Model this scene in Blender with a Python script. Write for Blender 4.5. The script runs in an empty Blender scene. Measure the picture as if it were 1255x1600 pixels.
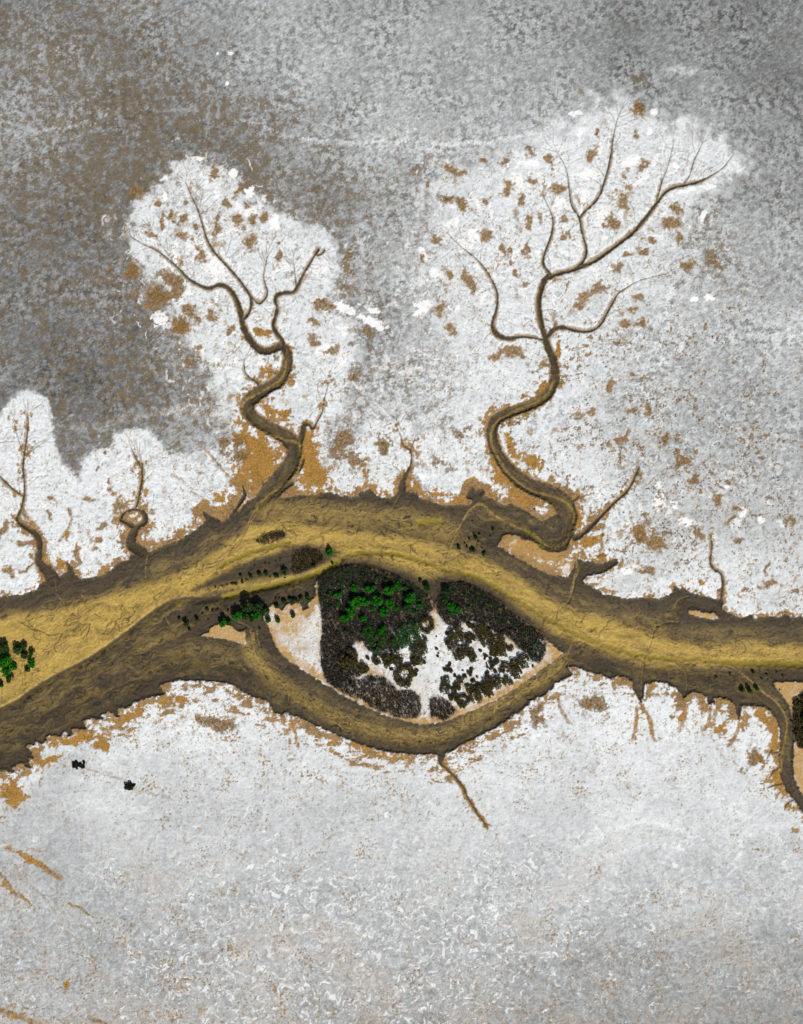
import bpy, math, random
import numpy as np

# ------------------------------------------------------------------ camera, sky, sun, exposure
S = 0.2                                   # metres per photograph pixel on the ground
PW, PH = 1255.0, 1600.0
sc = bpy.context.scene
col = sc.collection
CAM_H = 420.0
cam_d = bpy.data.cameras.new("camera")
cam = bpy.data.objects.new("camera", cam_d)
col.objects.link(cam)
cam.location = (0, 0, CAM_H)
cam.rotation_euler = (0, 0, 0)
cam_d.sensor_fit = 'VERTICAL'
cam_d.sensor_height = 24.0
cam_d.lens = 24.0 * CAM_H / (PH * S)
cam_d.clip_start = 1.0
cam_d.clip_end = 20000.0
sc.camera = cam

SUN_EL = math.radians(39)
sx, sy = 0.38, -0.92                      # towards the sun, seen from above
SUN_AZ = math.atan2(sx, sy)
world = bpy.data.worlds.new("World")
sc.world = world
world.use_nodes = True
wn = world.node_tree.nodes
sky = wn.new('ShaderNodeTexSky')
sky.sky_type = 'NISHITA'
sky.sun_disc = False
sky.sun_elevation = SUN_EL
sky.sun_rotation = SUN_AZ
wn['Background'].inputs[1].default_value = 0.055
world.node_tree.links.new(sky.outputs[0], wn['Background'].inputs[0])
sun_d = bpy.data.lights.new("sun", 'SUN')
sun_d.energy = 4.9
sun_d.angle = math.radians(0.53)
sun_d.color = (1.0, 0.95, 0.88)
sun = bpy.data.objects.new("sun", sun_d)
col.objects.link(sun)
from mathutils import Vector
n_ = math.hypot(sx, sy)
sdir = Vector((sx / n_ * math.cos(SUN_EL), sy / n_ * math.cos(SUN_EL), math.sin(SUN_EL)))
sun.rotation_euler = sdir.to_track_quat('Z', 'Y').to_euler()
sun.location = (60, -150, 200)
sc.view_settings.view_transform = 'Standard'
sc.view_settings.look = 'None'
sc.view_settings.gamma = 1.0
sc.view_settings.exposure = 0.0

# ------------------------------------------------------------------ numpy helpers
F = np.float32
def axis(a0, a1, step):
    core = np.arange(a0, a1 + step * .5, step)
    out, o = [], 0.0
    for k in range(26):
        o += step * 1.5 * 1.4 ** k
        out.append(o)
    out = np.array(out)
    return np.concatenate([a0 - out[::-1], core, core[-1] + out]).astype(np.float64)

STEP = 1.25
GX = axis(-40, 1295, STEP)
GY = axis(-40, 1640, STEP)
NX, NY = len(GX), len(GY)
X, Y = np.meshgrid(GX.astype(F), GY.astype(F))

def perlin(x, y, seed):
    r = np.random.RandomState(seed)
    perm = np.concatenate([r.permutation(512)] * 3).astype(np.int32)
    ang = r.rand(512) * 2 * np.pi
    gx, gy = np.cos(ang).astype(F), np.sin(ang).astype(F)
    xi = np.floor(x); yi = np.floor(y)
    xf = (x - xi).astype(F); yf = (y - yi).astype(F)
    xi = xi.astype(np.int32) & 511; yi = yi.astype(np.int32) & 511
    u = xf * xf * xf * (xf * (xf * 6 - 15) + 10)
    v = yf * yf * yf * (yf * (yf * 6 - 15) + 10)
    def g(ix, iy, fx, fy):
        h = perm[perm[ix] + iy]
        return gx[h] * fx + gy[h] * fy
    a = g(xi, yi, xf, yf); b = g((xi + 1) & 511, yi, xf - 1, yf)
    c = g(xi, (yi + 1) & 511, xf, yf - 1); d = g((xi + 1) & 511, (yi + 1) & 511, xf - 1, yf - 1)
    p = a + u * (b - a); q = c + u * (d - c)
    return p + v * (q - p)

def fbm(x, y, scale, octv, seed, gain=.5):
    t = 0; a = 1.0; f = 1.0 / scale; n = 0
    for o in range(octv):
        t = t + a * perlin(x * f + 17.3 * o, y * f - 9.1 * o, seed + o)
        n += a * a; a *= gain; f *= 2.03
    return (t / (0.265 * math.sqrt(n))).astype(F)      # about unit variance

def uni(n):                                             # unit normal -> uniform
    return 1.0 / (1.0 + np.exp(-1.702 * n))

def sst(a, b, x):
    t = np.clip((x - a) / (b - a), 0, 1)
    return t * t * (3 - 2 * t)

def cover(u, dens, e=.06):                              # fraction dens of the area
    return sst(e, -e, u - dens) * (dens > 0.002)

def lin(v):
    v = np.asarray(v, dtype=np.float64) / 255.0
    return np.where(v <= .04045, v / 12.92, ((v + .055) / 1.055) ** 2.4)

def win(x0, x1, y0, y1):
    return (max(0, np.searchsorted(GX, x0) - 1), min(NX, np.searchsorted(GX, x1) + 1),
            max(0, np.searchsorted(GY, y0) - 1), min(NY, np.searchsorted(GY, y1) + 1))

def smooth(pts, n=4):
    P = np.array(pts, float)
    out = []
    Q = np.vstack([2 * P[0] - P[1], P, 2 * P[-1] - P[-2]])
    for i in range(1, len(Q) - 2):
        p0, p1, p2, p3 = Q[i - 1], Q[i], Q[i + 1], Q[i + 2]
        for k in range(n):
            t = k / n
            out.append(.5 * (2 * p1 + (p2 - p0) * t + (2 * p0 - 5 * p1 + 4 * p2 - p3) * t * t + (3 * p1 - p0 - 3 * p2 + p3) * t ** 3))
    out.append(P[-1])
    return np.array(out)

def seg_dist(P, R, closed=False, W=None, track=False):
    """Distance to a polyline within R; with W the distance less the local half width. track: arc length and signed side."""
    D = np.full((NY, NX), R, F)
    A = np.zeros((NY, NX), F) if track else None
    SD = np.zeros((NY, NX), F) if track else None
    WW = np.zeros((NY, NX), F) if track and W is not None else None
    n = len(P); s = 0.0
    for i in range(n if closed else n - 1):
        a = P[i]; b = P[(i + 1) % n]
        wa, wb = (W[i], W[(i + 1) % n]) if W is not None else (0, 0)
        m = R + max(wa, wb)
        x0, x1, y0, y1 = win(min(a[0], b[0]) - m, max(a[0], b[0]) + m, min(a[1], b[1]) - m, max(a[1], b[1]) + m)
        if x1 <= x0 or y1 <= y0: 
            s += math.hypot(*(b - a)); continue
        dx, dy = b[0] - a[0], b[1] - a[1]
        L2 = dx * dx + dy * dy + 1e-9
        px = X[y0:y1, x0:x1] - F(a[0]); py = Y[y0:y1, x0:x1] - F(a[1])
        t = np.clip((px * F(dx) + py * F(dy)) / F(L2), 0, 1)
        d = np.hypot(px - t * F(dx), py - t * F(dy))
        if W is not None: d = d - (F(wa) + t * F(wb - wa))
        sub = D[y0:y1, x0:x1]
        if track:
            mk = d < sub
            L = math.sqrt(L2)
            A[y0:y1, x0:x1][mk] = (s + t * L)[mk]
            SD[y0:y1, x0:x1][mk] = ((px * dy - py * dx) / L)[mk]
            if WW is not None: WW[y0:y1, x0:x1][mk] = (wa + t * (wb - wa))[mk]
            s += L
        np.minimum(sub, d, out=sub)
    if track: return D, A, SD, WW
    return D

def inside(P):
    cnt = np.zeros((NY, NX + 1), np.int32)
    n = len(P)
    for i in range(n):
        a, b = P[i], P[(i + 1) % n]
        if a[1] == b[1]: continue
        lo, hi = (a, b) if a[1] < b[1] else (b, a)
        r0, r1 = np.searchsorted(GY, lo[1]), np.searchsorted(GY, hi[1])
        if r1 <= r0: continue
        ys = GY[r0:r1]
        xs = lo[0] + (ys - lo[1]) / (hi[1] - lo[1]) * (hi[0] - lo[0])
        np.add.at(cnt, (np.arange(r0, r1), np.searchsorted(GX, xs)), 1)
    return (np.cumsum(cnt, 1)[:, :NX] & 1).astype(bool)

def sd_poly(P, R=40.0):                                # negative inside
    P = np.array(P, float)
    return np.where(inside(P), -1, 1).astype(F) * seg_dist(P, R, True)

def soft_poly(P, edge, warp=0.0, n=None):
    d = sd_poly(P, edge * 2 + 30)
    if n is not None: d = d + n * warp
    return sst(edge, -edge, d)

def grid(rows, y0=0, x0=0, step=100.0):
    g = np.array(rows, F)
    h, w = g.shape
    fx = np.clip((X - x0) / step, 0, w - 1.001); fy = np.clip((Y - y0) / step, 0, h - 1.001)
    ix = fx.astype(int); iy = fy.astype(int)
    tx = fx - ix; ty = fy - iy
    tx = tx * tx * (3 - 2 * tx); ty = ty * ty * (3 - 2 * ty)
    return (g[iy, ix] * (1 - tx) + g[iy, ix + 1] * tx) * (1 - ty) + (g[iy + 1, ix] * (1 - tx) + g[iy + 1, ix + 1] * tx) * ty

def splat(lst):                                        # (x, y, rx, ry, angle, amount)
    T = np.zeros((NY, NX), F)
    for x, y, rx, ry, an, am in lst:
        m = max(rx, ry) * 2.2
        x0, x1, y0, y1 = win(x - m, x + m, y - m, y + m)
        if x1 <= x0 or y1 <= y0: continue
        c, s = math.cos(math.radians(an)), math.sin(math.radians(an))
        px = X[y0:y1, x0:x1] - x; py = Y[y0:y1, x0:x1] - y
        q = ((px * c + py * s) / rx) ** 2 + ((-px * s + py * c) / ry) ** 2
        np.maximum(T[y0:y1, x0:x1], am * np.exp(-q * 1.1), out=T[y0:y1, x0:x1])
    return T

# ------------------------------------------------------------------ the lie of the land (photograph pixels)
NORTH = [(-20000, 960), (-300, 955), (-60, 936), (0, 932), (30, 929), (55, 922), (68, 908), (84, 899), (93, 900), (110, 891), (116, 893), (119, 900), (127, 904), (150, 901), (160, 899),
 (175, 889), (184, 880), (200, 874), (204, 866), (230, 863), (237, 862), (258, 852), (270, 848), (287, 840), (291, 836), (305, 828), (317, 818), (323, 812), (335, 812), (350, 814), (362, 804), (375, 796), (382, 787),
 (390, 780), (397, 779), (402, 775), (408, 770), (414, 772), (443, 778), (450, 776), (470, 773), (485, 774), (498, 771), (512, 768), (520, 769), (530, 773), (545, 776), (560, 775), (563, 767), (580, 765),
 (585, 772), (595, 777), (610, 778), (622, 770), (637, 767), (652, 770), (655, 778), (672, 782), (690, 789), (705, 790), (720, 789), (733, 789), (742, 783), (757, 776), (766, 777), (775, 785), (790, 789),
 (800, 787), (810, 793), (825, 800), (832, 805), (840, 812), (850, 814), (862, 812), (870, 803), (898, 832), (885, 860), (868, 863), (855, 861), (845, 856), (835, 847), (825, 844), (815, 844), (812, 838),
 (800, 835), (787, 836), (777, 852), (800, 866), (820, 878), (845, 892), (860, 897), (872, 900), (888, 901), (895, 890), (899, 878), (901, 873), (908, 871), (911, 877), (920, 876), (935, 881), (950, 877), (963, 872), (966, 873),
 (965, 883), (955, 888), (940, 896), (925, 898), (916, 899), (912, 907), (920, 914), (935, 922), (945, 928), (955, 930), (970, 933), (985, 935), (1000, 934), (1015, 933), (1030, 935), (1045, 930), (1052, 925),
 (1051, 917), (1053, 913), (1060, 918), (1070, 918), (1080, 926), (1100, 931), (1125, 937), (1131, 942), (1130, 952), (1140, 957), (1150, 963), (1165, 964), (1172, 960), (1180, 966), (1200, 963), (1215, 964), (1228, 959), (1235, 964),
 (1255, 963), (1300, 962), (1600, 958), (20000, 955), (20000, -20000), (-20000, -20000)]
SOUTH = [(-20000, 1250), (-300, 1245), (-60, 1214), (0, 1204), (5, 1203), (12, 1206), (18, 1208), (24, 1205), (21, 1199), (30, 1193), (36, 1193), (41, 1200), (48, 1202), (50, 1199), (44, 1192), (45, 1186), (52, 1184), (49, 1175),
 (42, 1167), (44, 1163), (53, 1165), (55, 1158), (60, 1161), (65, 1163), (70, 1161), (74, 1155), (72, 1152), (78, 1149), (85, 1149), (92, 1151), (97, 1150), (99, 1143), (104, 1146), (105, 1151), (110, 1151), (114, 1146), (111, 1139),
 (120, 1138), (130, 1140), (138, 1140), (133, 1132), (129, 1126), (135, 1124), (145, 1122), (150, 1125), (157, 1126), (162, 1122), (159, 1118), (170, 1111), (178, 1117), (182, 1122), (188, 1119), (183, 1110), (184, 1105), (195, 1108), (200, 1106),
 (212, 1097), (228, 1092), (240, 1089), (256, 1085), (259, 1083), (250, 1074), (252, 1070), (262, 1066), (280, 1064), (300, 1064), (330, 1065), (355, 1067), (368, 1072), (380, 1082), (395, 1089), (410, 1092), (420, 1099), (428, 1113), (440, 1118),
 (450, 1113), (456, 1119), (470, 1122), (490, 1132), (510, 1140), (530, 1150), (545, 1156), (560, 1162), (575, 1167), (590, 1171), (610, 1176), (640, 1178), (660, 1180), (680, 1179), (685, 1184), (689, 1191), (694, 1185), (695, 1178), (710, 1172),
 (720, 1165), (735, 1158), (750, 1150), (765, 1142), (775, 1137), (800, 1120), (815, 1110), (838, 1091), (850, 1086), (862, 1078), (868, 1068), (880, 1063), (890, 1057), (895, 1054), (892, 1047), (888, 1042), (900, 1042), (920, 1050),
 (935, 1053), (945, 1057), (956, 1061), (965, 1056), (980, 1060), (988, 1065), (990, 1078), (995, 1088), (1002, 1099), (1006, 1088), (1008, 1068), (1020, 1066), (1040, 1068), (1058, 1077), (1066, 1085), (1068, 1092), (1076, 1085),
 (1083, 1081), (1095, 1084), (1104, 1088), (1107, 1102), (1113, 1097), (1118, 1104), (1116, 1092), (1128, 1090), (1140, 1095), (1148, 1102), (1152, 1115), (1154, 1126), (1158, 1115), (1159, 1104), (1180, 1103), (1195, 1105), (1205, 1113),
 (1214, 1125), (1218, 1140), (1219, 1160), (1217, 1190), (1220, 1215), (1228, 1235), (1240, 1250), (1253, 1268), (1285, 1300), (1340, 1400), (1380, 1700), (1400, 20000), (-20000, 20000)]
EAST = [(1209, 1067), (1230, 1066), (1255, 1066), (1300, 1067), (20000, 1070), (20000, 20000), (1440, 20000), (1420, 1700), (1380, 1400), (1310, 1290), (1275, 1255), (1255, 1242), (1245, 1225), (1241, 1210), (1240, 1180), (1241, 1168), (1243, 1155), (1240, 1135), (1238, 1120), (1232, 1100), (1220, 1083), (1213, 1075)]
ISLAND = [(412, 966), (414, 957), (420, 950), (425, 945), (430, 945), (438, 953), (443, 955), (447, 945), (452, 943), (455, 946), (462, 943), (468, 940), (473, 955), (478, 952), (483, 950), (480, 944), (487, 938), (495, 930), (493, 915), (497, 907),
 (507, 897), (530, 888), (550, 884), (575, 886), (600, 893), (620, 900), (640, 910), (655, 920), (666, 926), (678, 948), (690, 930), (694, 918), (705, 911), (722, 911), (742, 918), (762, 929), (782, 941), (797, 956), (812, 968), (828, 979), (845, 988), (854, 1000), (864, 1008),
 (879, 1021), (870, 1030), (855, 1040), (845, 1047), (830, 1058), (810, 1072), (790, 1085), (770, 1096), (750, 1105), (730, 1114), (710, 1122), (690, 1128), (670, 1131), (650, 1130), (630, 1126), (610, 1120), (590, 1112), (570, 1104), (550, 1094),
 (530, 1083), (510, 1070), (490, 1057), (470, 1045), (455, 1035), (440, 1022), (430, 1008), (425, 995), (421, 982)]
SANDBAR = [(314, 993), (325, 988), (330, 981), (340, 976), (343, 972), (350, 975), (362, 978), (368, 984), (375, 988), (383, 986), (384, 1006), (370, 1003), (350, 998), (335, 996)]
STRIP = [(1076, 954), (1083, 953), (1100, 957), (1115, 958), (1124, 966), (1110, 967), (1095, 964), (1078, 960)]
NOTCHES = [
 [(727, 778), (731, 770), (738, 760), (743, 766), (748, 763), (755, 764), (758, 770), (754, 776), (757, 786), (735, 790), (738, 782)],
 [(378, 757), (382, 763), (386, 772), (383, 780), (374, 792), (362, 812), (350, 820), (360, 803), (370, 790), (377, 778), (380, 768)],
 [(409, 750), (418, 757), (424, 770), (425, 790), (400, 790), (408, 770), (411, 760)],
 [(437, 775), (446, 766), (458, 760), (460, 755), (455, 752), (440, 760), (425, 770), (425, 790)],
 [(316, 798), (321, 800), (327, 804), (334, 808), (345, 812), (340, 822), (325, 818), (318, 806)],
 [(757, 776), (766, 777), (775, 785), (790, 789), (800, 787), (810, 793), (825, 800), (832, 805), (840, 812), (850, 814), (868, 803), (895, 830), (880, 858), (866, 862), (855, 860), (845, 855), (835, 847), (825, 844), (815, 843), (812, 838), (800, 835), (787, 836), (777, 852), (740, 850), (740, 785)],
 [(466, 736), (472, 716), (476, 716), (476, 722), (470, 735), (465, 744)],
]
# creeks: (x, y, half width)
CREEKS = {
 'lobed western creek': [
  [(43, 648, 1.2), (44, 665, 1.), (41, 690, 1.4), (38, 710, 1.6), (36, 730, 1.8), (38, 755, 1.5), (38, 775, 1.5), (33, 795, 1.8), (27, 810, 2.3), (33, 819, 3.2), (45, 827, 4), (55, 834, 5), (61, 845, 5), (62, 860, 5), (60, 875, 6), (66, 885, 8), (75, 893, 10), (84, 908, 12)],
  [(0, 744, 1.2), (12, 757, 1.5), (25, 768, 1.3), (36, 775, 1)], [(20, 655, .5), (30, 690, .6), (38, 712, .7)], [(70, 690, .5), (55, 700, .6), (40, 712, .8)], [(104, 880, 2), (110, 890, 4), (104, 905, 6)]],
 'short hooked western creek': [
  [(222, 725, 1.2), (222, 745, 1.8), (219, 765, 1.8), (215, 785, 1.6), (212, 795, 2)], [(188, 812, 3), (192, 803, 2.6), (203, 797, 1.8), (217, 797, 2.2), (226, 804, 4.5), (226, 816, 4.5), (216, 822, 4.5), (210, 830, 6.5), (205, 842, 8), (206, 852, 9), (217, 860, 10), (228, 870, 8)],
  [(188, 812, 3), (197, 816, 3), (207, 822, 4)], [(205, 700, .7), (212, 715, 1.2), (220, 730, 1.4)]],
 'western tree-shaped creek': [
  [(205, 370, .7), (225, 382, .9), (243, 390, 1.2), (262, 404, 1.4), (278, 418, 1.7), (292, 433, 2), (305, 442, 2.2), (325, 450, 2.6), (342, 445, 2.8), (354, 448, 3), (363, 457, 3.2), (370, 470, 3.4), (375, 485, 3.6), (378, 500, 4.2), (382, 515, 4.8), (390, 530, 5.2), (401, 543, 5.4), (413, 549, 5.6), (426, 546, 6), (440, 541, 6.5),
   (448, 549, 7), (450, 562, 7.5), (446, 580, 8.5), (436, 595, 9.5), (418, 606, 10), (400, 616, 11.5), (388, 629, 11.5), (387, 641, 11), (397, 654, 10.5), (415, 666, 10.5), (435, 676, 11), (452, 687, 13), (460, 700, 13), (458, 716, 13), (451, 731, 14), (438, 747, 15), (425, 762, 14), (412, 778, 13), (402, 795, 10)],
  [(290, 285, .7), (300, 308, 1), (308, 325, 1.2), (316, 350, 1.4), (322, 370, 1.7), (332, 390, 1.9), (345, 405, 2), (357, 418, 2), (368, 430, 2), (380, 445, 2), (389, 459, 2.2), (393, 472, 2.3), (390, 486, 2.3), (382, 497, 3)],
  [(418, 400, .7), (412, 430, .9), (415, 445, 1.1), (418, 456, 1.4), (414, 467, 1.7), (405, 474, 1.7), (397, 468, 1.4), (391, 460, 1.2)],
  [(497, 390, 2.6), (490, 402, 1.7), (480, 418, 1.8), (472, 432, 2.), (466, 445, 2.3), (458, 456, 2.4), (445, 457, 2.6), (433, 461, 2.8), (430, 470, 2.6), (433, 482, 2.4), (430, 495, 2.6), (427, 508, 2.8), (432, 520, 3), (440, 530, 3.2), (442, 540, 4)],
  [(507, 391, 1.6), (502, 397, 1.4), (492, 399, 1.2)], [(460, 415, .5), (461, 430, .8), (463, 446, 1.2)], [(310, 322, .4), (318, 330, .6), (312, 335, .8)], [(238, 362, .4), (256, 388, .6), (270, 408, .8)],
  [(381, 565, .8), (383, 580, 1.2), (390, 590, 1.4), (401, 597, 1.8), (406, 605, 3)],
  [(514, 596, .5), (509, 615, .7), (505, 635, .9), (503, 645, 1.1), (495, 660, 1.4), (489, 669, 1.8), (482, 663, 3), (475, 664, 4), (473, 676, 4.5), (468, 690, 6)]],
 'eastern tree-shaped creek': [
  [(857, 430, 3), (850, 440, 3.4), (845, 455, 4), (842, 470, 4.2), (843, 490, 4.2), (847, 510, 4.2), (852, 527, 4.5), (857, 545, 5.5), (864, 560, 6.5), (867, 578, 7), (866, 596, 7.5), (858, 612, 8.5), (845, 624, 9), (825, 634, 9), (805, 641, 8.5), (785, 649, 9), (774, 657, 9.5), (769, 669, 9), (769, 683, 9), (774, 701, 9.5),
   (783, 718, 10), (796, 735, 11), (812, 749, 12), (830, 760, 13), (850, 767, 14), (867, 775, 14.5), (881, 788, 16), (886, 806, 17), (880, 825, 18), (866, 842, 18), (853, 838, 18), (835, 826, 18)],
  [(700, 365, .5), (720, 385, .7), (745, 405, .9), (758, 420, 1.3), (770, 440, 1.6), (777, 458, 1.8), (777, 475, 1.9), (774, 490, 2.1), (770, 502, 2.4), (771, 514, 3.2), (779, 524, 3.4), (795, 529, 3), (812, 526, 2.4), (830, 527, 1.8), (849, 531, 1.8)],
  [(848, 305, .5), (860, 330, .9), (864, 345, 1.3), (862, 365, 1.8), (855, 385, 1.8), (850, 400, 2), (849, 412, 2.1), (855, 422, 2.3), (862, 430, 2.3)],
  [(872, 240, .5), (885, 265, .7), (890, 300, 1.1), (893, 320, 1.4), (905, 340, 1.7), (908, 355, 1.8), (912, 372, 1.8), (916, 385, 2), (915, 400, 2.3), (908, 412, 2.3), (897, 420, 2.3)],
  [(965, 185, .6), (960, 205, .8), (957, 225, 1.2), (955, 240, 1.5), (950, 265, 1.6), (944, 285, 1.7), (937, 305, 1.9), (925, 320, 2), (912, 332, 1.8), (906, 341, 1.6)],
  [(1145, 242, .6), (1130, 262, .8), (1110, 275, 1), (1093, 283, 2.2), (1075, 288, 2.2), (1055, 292, 2.3), (1040, 300, 2.3), (1028, 315, 2.4), (1015, 332, 2.6), (1005, 345, 2.6), (990, 362, 2.8), (970, 378, 2.8), (950, 393, 2.8), (930, 407, 2.8), (910, 416, 2.8), (890, 423, 2.8), (870, 428, 2.9), (857, 434, 3.4)],
  [(1096, 228, .6), (1085, 250, .9), (1077, 275, .8), (1068, 288, 1.2)], [(1035, 280, 1.2), (1030, 300, 1.2), (1025, 317, 1)], [(1052, 226, .5), (1045, 255, .6), (1036, 280, .8)],
  [(1040, 428, .4), (1000, 438, .6), (975, 452, 1), (965, 460, 1.3), (958, 472, 1.7), (948, 490, 1.8), (940, 505, 2), (928, 515, 2), (912, 518, 2.4), (895, 515, 2.6), (878, 511, 2.8), (865, 515, 3), (856, 525, 3.4)],
  [(998, 732, 1.9), (992, 745, 2), (985, 760, 2), (975, 772, 2), (960, 785, 2.2), (948, 797, 2.4), (935, 810, 3), (925, 820, 3.6), (912, 833, 4.6), (898, 841, 5)],
  [(874, 762, 1.6), (866, 766, 2.4), (858, 768, 3)], [(905, 776, 1), (898, 781, 2), (890, 786, 3)]],
 'thin middle creek': [
  [(618, 662, .5), (626, 680, .8), (628, 690, 1), (635, 700, 1.2), (641, 703, 1.4), (643, 715, 1.4), (641, 730, 2), (634, 742, 3), (629, 755, 5), (628, 772, 8)], [(650, 680, .4), (646, 692, .6), (642, 702, .8)], [(612, 648, .4), (622, 660, .5), (627, 672, .6)]],
 'thread creek at the eastern bank': [
  [(1112, 845, 1.3), (1112, 860, 1.2), (1110, 880, 1.5), (1117, 890, 1.8), (1126, 896, 2), (1130, 910, 2), (1128, 930, 2), (1128, 940, 3)]],
 'brown gully in the southern salt flat': [
  [(690, 1182, 4), (688, 1192, 2.6), (697, 1200, 1.6), (710, 1213, 1.6), (722, 1228, 1.5), (730, 1245, 1.4), (742, 1265, 1.3), (755, 1283, 1.2), (762, 1292, .6)]],
 'short gullies at the south eastern creek': [
  [(1219, 1174, 1.4), (1211, 1177, 1.1), (1205, 1176, .6)], [(1206, 1172, 1.3), (1201, 1180, 1.), (1197, 1189, .6)], [(1217, 1200, 1.5), (1209, 1205, 1.2), (1202, 1215, .7)], [(1211, 1203, 1), (1203, 1205, .7)], [(1221, 1225, 1.6), (1210, 1227, 1.2), (1200, 1231, .8)], [(1240, 1250, 1.4), (1230, 1256, 1), (1226, 1266, .7)]],
}
# rills on the bare mud
RILLS = [[(84, 905), (90, 928), (100, 945), (112, 958)], [(229, 868), (228, 895), (230, 915), (239, 932)], [(412, 780), (395, 805), (380, 835), (363, 855), (350, 878)], [(625, 772), (611, 800)], [(610, 810), (626, 818), (636, 840), (648, 860)],
 [(750, 786), (733, 800), (721, 822), (710, 838), (700, 858), (692, 882)], [(700, 820), (715, 822), (722, 822)], [(903, 880), (897, 905), (895, 920), (888, 940), (875, 952)], [(1078, 932), (1064, 936), (1057, 945), (1057, 960), (1059, 973), (1045, 972), (1027, 982), (1020, 1000), (1014, 1014)],
 [(1138, 1030), (1165, 1055), (1187, 1077), (1196, 1085), (1212, 1097), (1228, 1120), (1230, 1140), (1223, 1180), (1216, 1200)], [(333, 940), (345, 950), (365, 968), (385, 978), (395, 985)], [(392, 985), (395, 1000), (400, 1030), (415, 1050)], [(403, 985), (404, 1005), (420, 1035), (440, 1050)],
 [(257, 962), (266, 980), (272, 995), (278, 1004)], [(1003, 1095), (1003, 1060), (1008, 1035)], [(1072, 1080), (1073, 1060), (1066, 1035)], [(1110, 1085), (1112, 1072)], [(893, 1008), (884, 1032), (870, 1052), (845, 1065)], [(5, 998), (20, 1015), (32, 1030), (36, 1050), (37, 1070), (45, 1087)],
 [(995, 945), (1000, 955), (993, 968)], [(120, 925), (130, 935), (138, 950), (165, 968)], [(560, 815), (556, 838)], [(420, 808), (440, 820)], [(684, 936), (680, 915), (676, 905)]]
MOSS = [([(540, 867), (580, 863), (620, 866), (660, 876), (690, 888), (740, 900), (780, 920), (820, 945), (860, 968), (900, 990), (940, 1006), (1000, 1024), (1060, 1030), (1150, 1034), (1290, 1036)], 3.2, .75),
        ([(350, 933), (390, 922), (430, 914), (470, 905), (500, 894), (527, 878)], 4.5, .95), ([(345, 884), (365, 873), (390, 864), (415, 856), (450, 848)], 3.6, .9), ([(655, 816), (672, 815), (688, 814)], 4, .9),
        ([(1130, 1036), (1200, 1037), (1290, 1041)], 4, .9), ([(820, 805 + 20), (838, 842), (847, 855)], 4, .5)]
THALWEG = [(-200, 1190), (0, 1114), (50, 1084), (90, 1060), (130, 1040), (165, 1018), (200, 993), (235, 965), (262, 948), (290, 940), (325, 941), (360, 934), (420, 920), (480, 902)]

npatch = fbm(X, Y, 22, 4, 11, .6)
nwarp = fbm(X, Y, 40, 4, 21, .6)
nedge = fbm(X, Y, 7, 3, 31, .6)
nfine = fbm(X, Y, 5, 3, 41, .7)
nbig = fbm(X, Y, 130, 4, 51, .6)
wx = fbm(X, Y, 26, 3, 61) ; wy = fbm(X, Y, 26, 3, 71)
nswirl = fbm(X + 9 * wx, Y + 9 * wy, 11, 4, 81, .62)
nstip = fbm(X, Y, 2.9, 2, 91, .8)

sd_n = sd_poly(NORTH); sd_s = sd_poly(SOUTH); sd_e = sd_poly(EAST)
sd_i = sd_poly(ISLAND); sd_b = np.minimum(sd_poly(SANDBAR), sd_poly(STRIP))
sd_land = np.minimum.reduce([sd_n, sd_s, sd_e, sd_i, sd_b])
main_sd = -sd_land + nedge * 0.9                        # negative in the mud
for P in NOTCHES: main_sd = np.minimum(main_sd, sd_poly(P) + nedge * .6)

creek_sd = np.full((NY, NX), 40, F); creek_w = np.ones((NY, NX), F)
cd = np.full((NY, NX), 130, F); ca = np.zeros((NY, NX), F); creek_id = np.zeros((NY, NX), np.int8); csd = np.zeros((NY, NX), F)
base = 0
for k, (nm, lines) in enumerate(CREEKS.items()):
    for ln in lines:
        P = smooth(ln, 4)
        D, A, SD, WW = seg_dist(P[:, :2], 130, W=np.maximum(P[:, 2], .3) * np.where(P[:, 2] < 4, 1.2, 1), track=True)
        m = D < cd
        cd[m] = D[m]; ca[m] = A[m] + base; creek_w[m] = WW[m]; creek_id[m] = k + 1; csd[m] = SD[m]
        base += 777
creek_sd = np.minimum(cd, 40)
creek_sd = creek_sd + nedge * np.clip(creek_w * .06, .1, .6) + .55 * np.clip(creek_w * .3, .2, 1) * fbm(ca, csd * 0, 9, 3, 351, .7)
big_creek = sst(1.7, 3.6, creek_w)
mud_sd = np.minimum(main_sd, creek_sd)
mud = np.maximum(sst(.9, -.9, main_sd), sst(.8 + .05 * np.clip(creek_w, 0, 12), -1.0 - .22 * np.clip(creek_w, 0, 12), creek_sd))
din = -mud_sd

isl = sst(1, -1, sd_i)
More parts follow.
